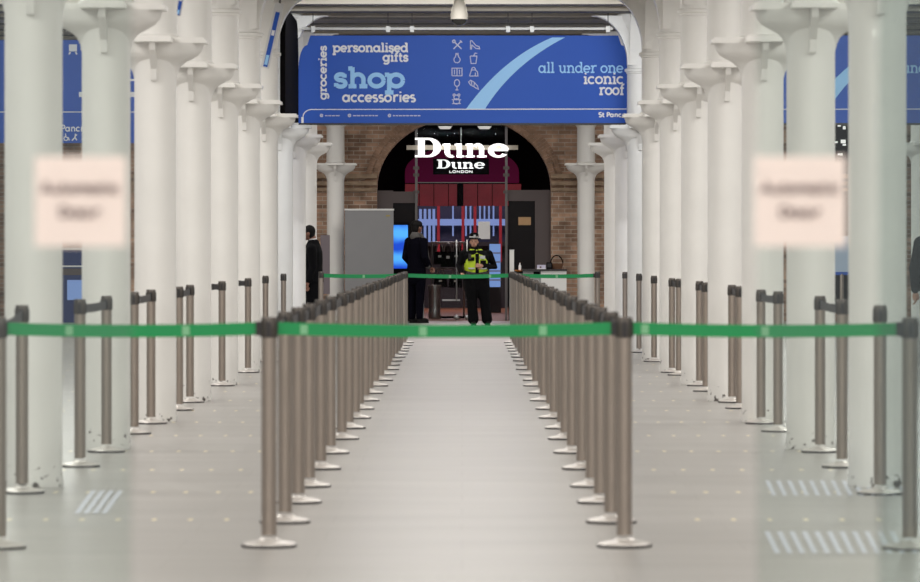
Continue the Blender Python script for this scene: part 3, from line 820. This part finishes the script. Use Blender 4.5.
# glowing shop sign: fat slab letters
def ringpoly(cx, cz, RX, RZ, rx, rz, a0, a1, ox=0, n=18):
    return arc(cx, cz, RX, RZ, a0, a1, n)+list(reversed(arc(cx+ox, cz, rx, rz, a0, a1, n)))
def strip_prism(mb, outer, inner, y0, y1):
    for i in range(len(outer)-1):
        mb.prism([outer[i], outer[i+1], inner[i+1], inner[i]], 'y', y0, y1)
def fat_letters(sx, sz, x0, z0, y0, y1):
    """four fat-face letters in a 4.6 x 1.0 box; returns four MBs"""
    out = []
    def T(p): return (x0+p[0]*sx, z0+p[1]*sz)
    def rect(mb, a, b, c, e): mb.prism([T((a, b)), T((c, b)), T((c, e)), T((a, e))], 'y', y0, y1)
    def ring(mb, cx, cz, RX, RZ, rx, rz, a0, a1, n=20):
        strip_prism(mb, [T(p) for p in arc(cx, cz, RX, RZ, a0, a1, n)], [T(p) for p in arc(cx, cz, rx, rz, a0, a1, n)], y0, y1)
    m = MB()      # capital D
    rect(m, .0, .0, .62, .10); rect(m, .0, .90, .62, 1.0); rect(m, .14, .10, .46, .90)
    ring(m, .62, .5, .62, .5, .27, .40, 90, -90); out.append(m)
    m = MB()      # u
    rect(m, 1.30, .60, 1.66, .69); rect(m, 1.40, .25, 1.66, .69)
    ring(m, 1.72, .28, .32, .30, .06, .17, 180, 300)
    rect(m, 1.88, .60, 2.20, .69); rect(m, 1.98, .0, 2.22, .69); rect(m, 1.98, .0, 2.34, .09); out.append(m)
    m = MB()      # n
    rect(m, 2.40, .0, 2.84, .09); rect(m, 2.40, .60, 2.72, .69); rect(m, 2.48, .0, 2.74, .69)
    ring(m, 2.98, .42, .30, .30, .06, .19, 150, 0); rect(m, 3.04, .0, 3.28, .44); rect(m, 2.94, .0, 3.40, .09); out.append(m)
    m = MB()      # e
    ring(m, 3.96, .345, .50, .365, .22, .26, 12, 325, 30); rect(m, 3.68, .32, 4.42, .42); out.append(m)
    return out
def shop_sign():
    y0 = YW-.15; d = y0
    t = thing('shop_sign', 'glowing white shop name in fat slab letters across the brick arch', 'sign', (0, y0, 0))
    MB().box(X(406.5, d), X(518, d), .05, .09, Z(149.7, d), Z(145.2, d)).build('support_bar', M['beige'], t)
    for px in (416.3, 506.3): MB().box(X(px, d)-.02, X(px, d)+.02, .09, .27, Z(149, d), Z(146, d)).build('standoff', M['panelbrown'], t)
    k = (X(509, d)-X(415, d))/4.46
    H = Z(137.8, d)-Z(157.2, d)
    for m in fat_letters(k, H, X(415, d), Z(157.2, d), -.01, .05): m.build('letter', M['signglow'], t)
    d2 = YW+.35
    t2 = thing('small_shop_sign', 'small black panel with white shop name behind the glass', 'sign', (0, d2, 0))
    MB().box(X(433, d2), X(489, d2), 0, .03, Z(174.5, d2), Z(158.5, d2)).build('panel', M['void'], t2)
    k = (X(485, d2)-X(437, d2))/4.46
    for m in fat_letters(k, Z(159.5, d2)-Z(168.5, d2), X(437, d2), Z(168.5, d2), -.02, -.002): m.build('letter', M['signglow2'], t2)
    s = d2/FPX
    text_mb('LONDON', X(449, d2), Z(172.8, d2), 1.6*s, .6*s, -.01, X(473, d2), False).flat('lettering', M['signglow2'], t2)
    MB().tube([(X(461, d2), .015, Z(158.5, d2)), (X(461, d2), .015, Z(128, d2))], .008).build('hanger', M['silver'], t2)
shop_sign()
def store():
    ya, yb = YW+.46, 100.5
    struct(MB().box(-3.2, -3.1, ya, yb, 0, 4.4).build('wall_store_left', M['storedark']))
    struct(MB().box(3.1, 3.2, ya, yb, 0, 4.4).build('wall_store_right', M['storedark']))
    struct(MB().box(-3.2, 3.2, yb, yb+.1, 0, 4.4).build('wall_store_back', M['void']))
    d = 99
    struct(MB().box(-3.2, 3.2, ya, yb, 4.36, 4.41).build('ceiling_store', M['void']))
    # magenta arch panel
    t = thing('magenta_display_wall', 'magenta arched back wall of the shop above red panels', 'display wall', (0, d, 0))
    cx, hw, zs, zt = X(462, d), X(519, d)-X(462, d), Z(172, d), Z(146, d)
    MB().prism([(cx-hw, Z(183, d))]+arc(cx, zs, hw, zt-zs, 180, 0, 24)+[(cx+hw, Z(183, d))], 'y', 0, .1).build('arch_panel', M['magenta'], t)
    for i in range(8):
        a, b = 405+i*14.6, 405+(i+1)*14.6-.7
        MB().box(X(a, d), X(b, d), .01, .08, Z(206, d), Z(184, d)).build('red_panel', M['redpanel'], t)
    MB().box(X(405, d), X(521, d), 0, .06, 0, Z(207, d)).build('lower_panel', M['storedark'], t)
    MB().box(X(457, d), X(463, d), -.04, .0, Z(207, d), Z(183, d)).build('dark_pilaster', M['void'], t)
    # blue lit shelving
    d = 97.2
    t = thing('blue_lit_shelving', 'blue lit shelving with a bright horizontal rail at the back of the shop', 'shelving', (0, d, 0))
    MB().box(X(418, d), X(507, d), -.02, .04, Z(225.5, d), Z(219, d)).build('light_rail', M['bluelit'], t)
    for px in (420.5, 425, 429.5, 433.8): MB().box(X(px-1.3, d), X(px+1.3, d), 0, .03, Z(242, d), Z(209, d)).build('lit_slat', M['bluelit'], t)
    for px in (453, 466, 470.5, 475, 480, 484.5, 489, 493.5): MB().box(X(px-.8, d), X(px+.8, d), .01, .03, Z(236, d), Z(206, d)).build('lit_slat', M['bluelit'], t)
    for px in (438.5, 463, 475, 500.5): MB().box(X(px-1.4, d), X(px+1.4, d), -.03, .0, Z(262, d), Z(206, d)).build('red_upright', M['redpanel'], t)
    MB().box(X(418, d), X(507, d), .0, .3, Z(246, d), Z(242, d)).build('shelf', M['storedark'], t)
    MB().box(X(418, d), X(507, d), .30, .36, Z(246, d), Z(206, d)).build('back_panel', mat('dim_blue_panel', (.022, .026, .07), .5), t); MB().box(X(418, d), X(507, d), .30, .36, 0, Z(246, d)).build('base_panel', M['storedark'], t)
    d = 90
    t = thing('light_box', 'upright pale blue light box behind the officer', 'light box', (0, d, 0))
    MB().box(X(489.5, d), X(500.5, d), 0, .12, Z(287, d), Z(244, d)).build('lit_face', M['bluelit2'], t)
    MB().box(X(489, d), X(501, d), .005, .14, 0, Z(287, d)).build('plinth', M['storedark'], t)
    for py in (253, 262, 271, 280): MB().box(X(489, d), X(501, d), -.006, .0, Z(py+.6, d), Z(py-.6, d)).build('shelf_edge', M['partedge'], t)
    # silver drum stool
    d = 82.2
    t = thing('drum_table', 'silver drum table on the brown shop floor beside the standing man', 'table', (X(434.5, d), d, 0))
    r = X(440.8, d)-X(434.5, d); zt = Z(285, d)
    MB().lathe([(r*.9, 0), (r, .05), (r*.92, .12), (r*.92, zt-.14), (r, zt-.08), (r, zt-.02)], 24).build('drum', M['silver'], t, True)
    MB().lathe([(r*1.08, zt-.02), (r*1.08, zt)], 24).build('top', M['chrome'], t, True)
    # black handbag stand
    d = 82.7
    t = thing('display_stand', 'black display stand hung with dark bags inside the glass door', 'display stand', (X(448, d), d, 0))
    MB().box(-.32, .32, -.2, .2, 0, .035).build('base', M['void'], t)
    for sx in (-.3, .3): MB().tube([(sx, 0, .03), (sx, 0, 1.42)], .018).build('upright', M['silver'], t, True)
    MB().tube([(-.32, 0, 1.42), (.32, 0, 1.42)], .018).build('rail', M['silver'], t, True); MB().tube([(-.3, 0, .93), (.3, 0, .93)], .014).build('rail', M['silver'], t, True)
    for k, (bx_, bz_, w, h) in enumerate(((-.155, 1.01, .12, .24), (.0, .96, .14, .29), (.155, 1.02, .12, .23), (-.142, .58, .135, .19), (.142, .57, .135, .2))):
        b = thing('handbag', ['black handbag at the outer top of the display stand', 'large black handbag at the top middle of the display stand', 'black handbag nearest the officer on the top of the stand', 'dark handbag low on the display stand by the drum', 'dark handbag low on the display stand by the officer'][k], 'handbag', (X(448, d)+bx_, d-(.14 if k == 1 else 0), bz_), 0, 'dark handbags on the display stand')
        MB().prism([(-w, 0), (w, 0), (w*.85, h*.9), (w*.6, h), (-w*.6, h), (-w*.85, h*.9)], 'y', -.06, .06).build('bag_body', M['void'], b)
        MB().tube([(p[0], 0, p[1]) for p in arc(0, h, w*.5, .16, 0, 180, 10)], .01).build('bag_handle', M['silver'], b, True)
        MB().box(-.03, .03, -.066, -.06, h*.55, h*.72).build('clasp', M['chrome'], b)
    # mirror balls / shoes in the side window
    d = YW+.5
    for k, px in enumerate((516, 521, 526.5)):
        t = thing('window_display_lamp', ['small glinting lamp in the dark side window, by the mullion', 'small glinting lamp at the middle of the dark side window', 'small glinting lamp in the dark side window, by the taupe panel'][k], 'lamp', (X(px, d), d, 0), 0, 'small lamps in the side window')
        MB().lathe([(.02, Z(244, d)), (.045, Z(243, d)), (.05, Z(241.5, d)), (.02, Z(240, d))], 12).build('shade', M['silver'], t, True)
        MB().lathe([(.07, 0), (.07, .03), (.012, .04), (.012, Z(244, d))], 10).build('stand', M['silver'], t, True)
    d = 82.5
    for k, px in enumerate((445, 484.5)):
        t = thing('recessed_downlight', ['pale ceiling light above the shop sign, on its camera left end', 'pale ceiling light above the shop sign, over the officer'][k], 'light', (X(px, d), d, 0), 0, 'pale lights in the shop ceiling')
        MB().lathe([(.09, Z(129, d)), (.11, Z(129, d)+.02), (.13, Z(129, d)+.05)], 16).build('lens', M['downlight'], t, True)
        MB().lathe([(.14, Z(129, d)+.05), (.14, Z(129, d)+.08), (.02, Z(129, d)+.1), (.02, 4.42)], 16).build('body', M['storedark'], t, True)
store()

# ------------------------------------------------------------------ things standing on the concourse
def partition():
    d = 78.3; t = thing('grey_partition', 'plain grey partition board standing beside the blue screen', 'partition', (0, d, 0))
    MB().box(X(345, d), X(393.5, d), 0, .06, .02, Z(210.5, d)).build('board', M['partition'], t)
    MB().box(X(344.5, d), X(394, d), -.01, .07, Z(210.5, d), Z(208.8, d)).build('top_trim', M['partedge'], t)
    for px in (352, 387): MB().box(X(px, d)-.03, X(px, d)+.03, -.25, .3, 0, .03).build('foot', M['panelbrown'], t)
    MB().box(X(386, d), X(390, d), -.004, 0, Z(216.5, d), Z(215, d)).build('sticker', mat('mustard', (.35, .28, .08), .6), t)
partition()
def blue_screen():
    d = 79.1; t = thing('digital_screen', 'upright digital screen glowing blue beside the dark-coated man', 'screen', (X(400, d), d, 0))
    w = X(409, d)-X(400, d)
    MB().box(-w, w, 0, .08, .0, Z(222.5, d)).build('cabinet', M['void'], t)
    MB().box(-w+.02, w-.02, -.008, .0, Z(268.5, d), Z(225, d)).build('display', M['screen'], t)
    MB().box(-w-.05, w+.05, -.1, .15, 0, .03).build('base', M['void'], t)
blue_screen()
def totem():
    d = 73; t = thing('information_totem', 'slim purple-grey sign board on a post beside the left wall column', 'sign', (X(325, d), d, 0))
    MB().box(X(320.5, d)-X(325, d), X(329.8, d)-X(325, d), 0, .04, Z(294, d), Z(235, d)).build('board', mat('purple_grey_board', (.14, .115, .13), .5), t)
    MB().tube([(.05, .02, 0.02), (.05, .02, Z(294, d))], .022).build('post', M['steel'], t, True)
    MB().box(-.15, .25, -.15, .2, 0, .02).build('base', M['steel'], t)
totem()
def counter():
    d = 76.8; z1 = Z(271, d)
    t = thing('white_counter', 'white service counter with dark worktop beside the right wall column', 'counter', (0, d, 0))
    MB().box(X(541, d), X(566.5, d), 0, .6, 0, z1).build('cabinet', M['counter'], t)
    MB().box(X(523, d), X(541, d), .05, .6, 0, z1).build('end_unit', M['countergrey'], t)
    MB().box(X(522.6, d), X(567, d), -.02, .62, z1, Z(269.2, d)).build('worktop', M['black'], t)
    MB().box(X(533.5, d), X(540, d), .03, .05, Z(277, d), Z(271.8, d)).build('recess', M['void'], t)
    zt = Z(269.2, d)
    c = thing('card_holder', 'small pale card holder on the counter top', 'card holder', (X(541.5, d), d+.1, zt))
    MB().box(-.075, .075, 0, .02, 0, .075).build('card', mat('pale_violet_card', (.6, .57, .72), .5), c); MB().box(-.03, .0, -.005, 0, .02, .05).build('print', M['ink'], c)
    MB().box(-.08, .08, -.02, .06, 0, .012).build('foot', M['partedge'], c)
    b = thing('brown_basket', 'small brown basket on the counter near the brick wall', 'basket', (X(557, d), d+.25, zt))
    MB().lathe([(.09, 0), (.12, .09), (.12, .1)], 18).build('bowl', mat('wicker', (.13, .06, .03), .8), b, True)
    MB().tube([(p[0], 0, p[1]) for p in arc(0, .08, .11, .16, 0, 180, 12)], .01).build('basket_handle', M['void'], b, True)
    s = thing('black_speaker', 'small black box beside the brown basket on the counter', 'speaker', (X(549.5, d), d+.2, zt))
    MB().box(-.05, .05, -.05, .05, 0, .12).build('box', M['void'], s); MB().box(-.035, .035, -.055, -.05, .03, .1).build('grille', M['storedark'], s)
    p = thing('display_pedestal', 'low dark pedestal next to the end of the counter', 'pedestal', (X(518.8, d), d+.2, 0))
    MB().box(-.09, .09, -.12, .12, 0, Z(271.8, d)-.02).build('body', M['panelbrown'], p); MB().box(-.1, .1, -.13, .13, Z(271.8, d)-.02, Z(271.8, d)).build('top', M['void'], p)
    o = MB().lathe([(.05, 0), (.08, .025), (.075, .03)], 18).build('orange_dish', M['orange'], None, True); o.location = (X(519, d), d+.2, Z(271.8, d)); tag(o, 'small orange dish on the low dark pedestal', 'dish')
    w = thing('white_bottle', 'small white bottle standing in the orange dish', 'bottle', (X(520, d), d+.2, Z(271.8, d)+.03))
    MB().lathe([(.022, 0), (.024, .07), (.011, .095)], 14).build('body', M['white'], w, True); MB().lathe([(.011, .095), (.011, .125)], 12).build('cap', M['white'], w, True)
counter()
def gate_posts():
    d = 77.2
    for px, py, m, lab, w in ((511.8, 250.5, 'counter', 'slim white gate post between the officer and the counter', 2.2), (422.3, 274, 'silver', 'slim grey metal post at the feet of the dark-coated man', 1.7)):
        t = thing('gate_post', lab, 'post', (X(px, d), d-.0, 0))
        k = w*d/FPX
        MB().box(-k, k, -.04, .04, .01, Z(py, d)).build('upright', M[m], t); MB().box(-k*1.6, k*1.6, -.07, .07, 0, .012).build('foot_plate', M['silver'], t); MB().box(-k*1.1, k*1.1, -.045, .045, Z(py, d), Z(py, d)+.015).build('cap', M['partedge'], t)
gate_posts()
def far_side():
    d = 77.5; t = thing('ticket_machine', 'dark blue ticket machine with white stripe between the left columns', 'ticket machine', (X(78, d), d, 0))
    w = X(96, d)-X(78, d)
    MB().box(-w, w, 0, .5, 0, Z(250, d)).build('cabinet', mat('navy_cabinet', (.02, .04, .17), .4), t)
    MB().box(-w, w, -.01, 0, Z(267, d), Z(265.5, d)).build('stripe', M['white'], t)
    MB().box(-w*.9, w*.9, -.01, 0, Z(275, d), Z(268.5, d)).build('slot_panel', M['panelbrown'], t)
    MB().box(-w*.6, w*.3, -.012, 0, Z(300, d), Z(280, d)).build('screen', M['bluelit'], t)
    MB().box(-w*1.02, w*1.02, -.02, .52, Z(250, d), Z(247.5, d)).build('top', M['partedge'], t)
    d = 66; t = thing('poster_stand', 'pale blue poster stand glimpsed between the first and second right columns', 'poster stand', (X(842, d), d, 0))
    MB().box(-.2, .2, 0, .03, Z(272, d), Z(236, d)).build('poster', mat('pale_blue_poster', (.5, .62, .8), .5), t)
    MB().box(-.2, .2, -.005, .03, Z(275, d), Z(272, d)).build('blue_strip', M['banner'], t)
    MB().tube([(0, .015, .02), (0, .015, Z(275, d))], .03).build('post', M['steel'], t, True); MB().box(-.22, .22, -.2, .22, 0, .02).build('base', M['steel'], t)
    d = YW-.02; t = thing('lit_shop_window', 'dark shop window with bright lamps beyond the right columns', 'shop window', (X(846, d), d, 0))
    MB().box(-.8, .8, -.04, .0, .3, Z(120, d)).build('dark_glass', M['darkglass'], t)
    for i in range(12):
        a, b = random.uniform(-.22, .25), random.uniform(122, 160)
        MB().box(a, a+random.uniform(.03, .09), -.05, -.04, Z(b, d), Z(b, d)+random.uniform(.03, .07)).build('lamp', M['signglow2'], t)
    MB().box(-.85, .85, -.06, .0, .2, .3).build('sill', M['panelbrown'], t); MB().box(-.85, .85, -.06, .0, Z(120, d), Z(118, d)).build('head_trim', M['panelbrown'], t)
far_side()

# reflections in the door glass, painted as hatched stripes on the floor
def reflection_hatch(label, px0, px1, py_near, py_far, lean, n, w):
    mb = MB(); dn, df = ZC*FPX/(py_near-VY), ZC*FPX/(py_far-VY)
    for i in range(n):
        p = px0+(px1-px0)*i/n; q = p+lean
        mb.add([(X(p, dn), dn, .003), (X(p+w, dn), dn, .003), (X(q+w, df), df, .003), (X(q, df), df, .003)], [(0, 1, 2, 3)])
    o = mb.flat('painted_reflection_stripe', M['reflection_hatch'], None); tag(o, label, 'floor marking')  # no real floor marking: stripes stand in for reflections in the door glass
M['reflection_hatch'] = mat('painted_reflection_white', (.53, .56, .64), .35)
reflection_hatch('diagonal painted reflection stripes on the floor by the first left column', 74, 110, 514, 491, 17, 4, 5.5)
reflection_hatch('diagonal painted reflection stripes across the floor at the foot of the first right column', 772, 925, 496, 481, -7, 14, 4.5)
reflection_hatch('diagonal painted reflection stripes low on the floor between the right glass door and end post', 775, 925, 554, 532, -11, 12, 5.5)

# ------------------------------------------------------------------ people
def hand(mb, wrist, dirv, side, curl=.45, k=1.0):
    w = Vector(wrist); u = Vector(dirv).normalized(); s = Vector(side); s = (s-u*s.dot(u)).normalized(); n = u.cross(s)
    mb.loft([w, w+u*.04*k, w+u*.088*k], [(.027*k, .019*k), (.040*k, .017*k), (.041*k, .014*k)] if abs(u.x) < .85 else [(.02*k, .027*k), (.017*k, .040*k), (.014*k, .041*k)], 10)
    for i, L in enumerate((.070, .080, .074, .056)):
        p = w+u*.082*k+s*((i-1.5)*.0225*k); pts = [p]; a = 0
        for j in range(3):
            a += curl*(0.6+.4*j); p = p+(u*math.cos(a)+n*math.sin(a))*(L*k*(.44, .31, .25)[j]); pts.append(p)
        mb.loft(pts, [.0105*k, .0098*k, .009*k, .008*k], 8)
    p = w+u*.025*k-s*.032*k
    mb.loft([p, p-s*.028*k+u*.028*k+n*.01*k, p-s*.032*k+u*.062*k+n*.024*k], [.0135*k, .0115*k, .009*k], 8)

def person(label, loc, rz, height, arms, hair=True, skin='skin', W=1.0, top='uniform', legs='uniform', voxel=.009, coat_len=.9, lean=0.0, stance=.1, head_turn=0.0, baggy=.016, hx=0.0, foot_dx=0.0):
    """figure 1.75 tall facing -y, scaled; arms = {-1:(elbow, wrist, handdir, handside), 1:...}"""
    t = thing('person', label, 'person', loc, rz); t.scale = (height/1.75,)*3
    HD = Vector((hx, -.015-lean*.1, 1.632))
    R = Matrix.Rotation(head_turn, 3, 'Z')
    def hp(p): return HD+R @ Vector(p)
    TOR = [(0,.0,.88), (0,0,.98), (0,0,1.09), (0,-.01,1.24), (0,0,1.36), (0,.01,1.43), (0,.01,1.475)]
    TR = [(.155,.11), (.165,.115), (.15,.105), (.165,.115), (.178,.105), (.135,.08), (.07,.065)]
    TR = [(a*W, b*(1+(W-1)*1.3)) for a, b in TR]
    def limb(mb, grow, arm=True, leg=True, armstop=1.0, legstop=.09):
        for s in (-1, 1):
            if leg:
                mb.loft([(s*.085, 0, .93), (s*(.09+stance*.1)+foot_dx*.25, -.005, .70), (s*stance+foot_dx*.5, -.012, .50), (s*(stance+.005)+foot_dx*.7, .005, .34), (s*(stance+.01)+foot_dx, .012, legstop)],
                        [(.088*W+grow, .098*W+grow), (.076*W+grow, .082*W+grow), (.056+grow, .06+grow), (.054+grow, .058+grow), (.036+grow*1.5, .04+grow*1.5)])
            if arm:
                e, w_ = Vector(arms[s][0]), Vector(arms[s][1]); sh = Vector((s*.178*W, .005, 1.405))
                q = e+(w_-e)*armstop
                mb.loft([sh, sh.lerp(e, .5), e, e.lerp(q, .5), q], [.060+grow, .050+grow, .043+grow, .037+grow, .027+grow])
    # body
    mb = MB(); mb.loft(TOR+[(hx*.5, .0, 1.53), (hx, -.005, 1.58)], TR+[(.055, .058), (.052, .055)]); limb(mb, 0)
    mb.ell(hp((0, 0, .012)), (.076, .096, .106), rot=R); mb.ell(hp((0, -.035, -.055)), (.054, .056, .055), rot=R)
    mb.ell(hp((0, -.1, -.018)), (.013, .02, .024), rot=R); mb.ell(hp((0, -.082, -.07)), (.026, .014, .012), rot=R)
    for s in (-1, 1):
        mb.ell(hp((s*.078, .01, -.01)), (.010, .018, .030), rot=R)
        mb.ell((s*(stance+.015)+foot_dx, -.06, .04), (.042, .12, .036))
        hand(mb, arms[s][1], arms[s][2], arms[s][3])
    body = mb.fused('body', M[skin], t, voxel*.85, 3)
    for s in (-1, 1):
        MB().ell(hp((s*.031, -.088, .008)), (.011, .008, .007), rot=R).build('eye', M['eye'], t, True)
    MB().ell(hp((0, -.093, -.052)), (.022, .007, .006), rot=R).build('mouth', M['mouth'], t, True)
    mb = MB(); limb(mb, baggy, arm=False, legstop=.10); mb.loft([(0,0,.86), (0,0,.98), (0,0,1.04)], [(TR[0][0]+.012, TR[0][1]+.012), (TR[1][0]+.012, TR[1][1]+.012), (TR[2][0]+.014, TR[2][1]+.014)])
    mb.fused('trousers', M[legs], t, voxel*1.2, 4)
    mb = MB(); lo = [p for p in TOR if p[2] >= .97]; i0 = TOR.index(lo[0])
    g = .020
    pts = [(0, 0, coat_len)]+lo; rr = [(TR[1][0]+g+.012, TR[1][1]+g+.012)]+[(a+g, b+g) for a, b in TR[i0:]]
    mb.loft(pts, rr); limb(mb, .018, leg=False, armstop=.94)
    mb.fused('jacket', M[top], t, voxel*1.2, 4)
    for s in (-1, 1):
        fx = s*(stance+.015)+foot_dx; mb = MB(); mb.ell((fx, -.062, .045), (.050, .135, .042)); mb.ell((fx, .0, .07), (.046, .055, .06)); mb.box(fx-.045, fx+.045, -.17, .05, 0, .02)
        mb.fused('shoe', M['hair'], t, voxel, 3)
    if hair:
        mb = MB(); mb.ell(hp((0, .018, .030)), (.084, .094, .098), rot=R); mb.ell(hp((0, .045, -.02)), (.074, .06, .075), rot=R)
        mb.fused('hair', M['hair'], t, voxel, 3)
    return t, hp, R

# police officer, facing the camera
off, hp, R = person('police officer in yellow vest and bowler hat standing at the shop doors', (X(476, 74.4), 74.4, 0), .12, 1.52,
    {-1: ((-.335, .01, 1.17), (-.30, -.17, 1.02), (.15, -.9, -.35), (0, 0, 1)), 1: ((.37, .02, 1.14), (.10, -.24, 1.16), (-.95, -.15, .12), (0, 0, 1))},
    hair=False, W=1.40, voxel=.009, coat_len=.93, stance=.125, head_turn=-.12, baggy=.046, hx=-.04, foot_dx=.085)
def officer_kit():
    W = 1.30
    g = .048
    mb = MB(); mb.loft([(0, 0, 1.045), (0, -.005, 1.12), (0, -.01, 1.24), (0, 0, 1.34), (0, .008, 1.41)], [(.178*W, .125*W+g), (.182*W, .13*W+g), (.185*W, .135*W+g), (.172*W, .125*W+g*.8), (.125*W, .09*W+g*.6)], 24)
    v = mb.fused('hi_vis_vest', M['hivis'], off, .012, 3); v['label'] = 'bright yellow hi-vis police vest'
    yf = -.22
    z = MB().box(-.036, .03, yf-.012, yf+.08, 1.02, 1.40).build('zip_flap', M['uniform'], v)
    for s, x0, x1, z0, z1, m in ((-1, -.18, -.06, 1.26, 1.33, 'uniform'), (1, .05, .15, 1.30, 1.36, 'reflect'), (1, .055, .17, 1.2, 1.27, 'uniform'), (-1, -.17, -.05, 1.10, 1.13, 'reflect'), (1, .05, .18, 1.10, 1.13, 'reflect')):
        MB().box(x0, x1, yf-.008, yf+.08, z0, z1).build('pocket' if m == 'uniform' else 'reflective_strip', M[m], v)
    MB().box(-.17, -.125, yf-.03, yf+.05, 1.29, 1.40).build('radio', M['black'], v)
    b = MB(); b.loft([(0, 0, .965), (0, 0, 1.035)], [(.165*W+.045, .115*W+.06)]*2, 24); b.build('duty_belt', M['black'], off, True)
    for x in (-.17, .15): MB().box(x-.04, x+.04, -.25, -.17, .93, 1.03).build('pouch', M['black'], off)
    # hat
    c = hp((0, .005, .0)); 
    mb = MB(); mb.lathe([(.088, .065), (.092, .10), (.088, .14), (.066, .172), (.02, .182)], 28); h = mb.build('bowler_hat', M['uniform'], off, True); h.location = c
    mb = MB(); mb.lathe([(.085, .055), (.125, .052), (.135, .062), (.128, .070), (.088, .072)], 28); b = mb.build('brim', M['uniform'], h, True)
    mb = MB(); mb.lathe([(.0935, .073), (.0955, .078), (.0955, .104), (.0935, .108)], 28); mb.build('checkered_band', M['check'], h, True)
    MB().box(-.02, .02, -.102, -.09, .09, .135).build('badge', M['reflect'], h)
    mb = MB(); mb.ell(hp((0, .035, .0)), (.082, .078, .085), rot=R); mb.fused('hair', M['hair'], off, .01, 3)
officer_kit()
# dark-coated man turned away towards the shop
man, hp2, R2 = person('man in long dark navy coat with grey scarf, back to camera beside the blue screen', (X(416.3, 77), 77, 0), PI*.74, 1.79,
    {-1: ((-.25, .03, 1.12), (-.20, -.13, .96), (.3, -.7, -.4), (0, 0, 1)), 1: ((.25, .03, 1.12), (.20, -.13, .96), (-.3, -.7, -.4), (0, 0, 1))},
    skin='skindark', top='navy', legs='navy', W=1.0, coat_len=.74, stance=.085)
mb = MB(); mb.loft([(0, .02, 1.47), (0, .015, 1.505)], [(.098, .098), (.085, .09)], 20); mb.build('scarf', M['scarf'], man, True)
def to_man(px, py, d):
    w = Vector((X(px, d), d, Z(py, d)))-Vector(man.location)
    return (Matrix.Rotation(-man.rotation_euler.z, 3, 'Z') @ w)/man.scale[0]
mb = MB(); mb.loft([to_man(420.5, 234, 76.84), to_man(424.5, 240, 76.86), to_man(426.5, 252, 76.88), to_man(428.5, 268, 76.9)], [(.03, .022), (.04, .024), (.045, .024), (.05, .022)]); mb.build('scarf_tail', M['scarf'], man, True)
mb = MB(); mb.ell(hp2((0, .01, .055)), (.092, .108, .075)); mb.build('beanie', M['hair'], man, True)
# dark-suited person half hidden by a left column
rel = {-1: ((-.24, .03, 1.13), (-.25, -.04, .89), (.05, -.25, -1), (0, 1, 0)), 1: ((.24, .03, 1.13), (.25, -.04, .89), (-.05, -.25, -1), (0, 1, 0))}
p3, hp3, R3 = person('person in black suit and white collar, half hidden behind a left-hand column', (-2.10, 61.85, 0), -PI*.52, 1.62, rel, skin='skindark', voxel=.012, W=1.2, lean=.5)
mb = MB(); mb.loft([(0, .008, 1.485), (0, .004, 1.515)], [(.078, .078), (.070, .072)], 18); mb.build('shirt_collar', M['white'], p3, True)
p4, hp4, R4 = person('person in dark clothing with blue lanyard cut off by the right edge', (X(938, 44), 44, 0), PI*.9, 1.68, rel, voxel=.012)
mb = MB(); mb.loft([(-.31, -.05, 1.03), (-.2, -.16, 1.04), (.1, -.17, 1.04)], [.022]*3); mb.build('blue_strap', M['navybelt'], p4, True)

# ------------------------------------------------------------------ glass doors close to the camera
def door_leaf(label, px0, px1, pxc, d):
    t = thing('automatic_glass_door', label, 'door', (0, d, 0), 0, 'automatic glass doors')
    MB().box(X(px0, d), X(px1, d), 0, .012, .0, 2.5).build('glass_pane', M['glass'], t)
    s = d/FPX
    st = MB().box(X(pxc-46, d), X(pxc+45, d), -.003, -.0005, Z(246.5, d), Z(156.5, d)).build('sticker', M['paper'], t)
    text_mb('Automatic', X(pxc-40, d), Z(193, d), 7.2*s, 2.5*s, -.004, X(pxc+39, d), False).flat('lettering', M['ink'], st)
    text_mb('Door', X(pxc-22, d), Z(217, d), 7.2*s, 2.5*s, -.004, X(pxc+20, d), False).flat('lettering', M['ink'], st)
door_leaf('clear glass door leaf with pinkish square sticker at the left edge', -190, 131, 81, 7.0)
door_leaf('clear glass door leaf with pinkish square sticker at the right edge', 757, 1110, 801, 7.0)

t = thing('glass_side_panel', 'fixed glass side panel overlapping the sliding door at the right edge', 'glass panel', (0, 7.25, 0))
MB().box(X(879, 7.25), X(1110, 7.25), 0, .012, 0, 2.5).build('glass_pane', M['sideglass'], t)
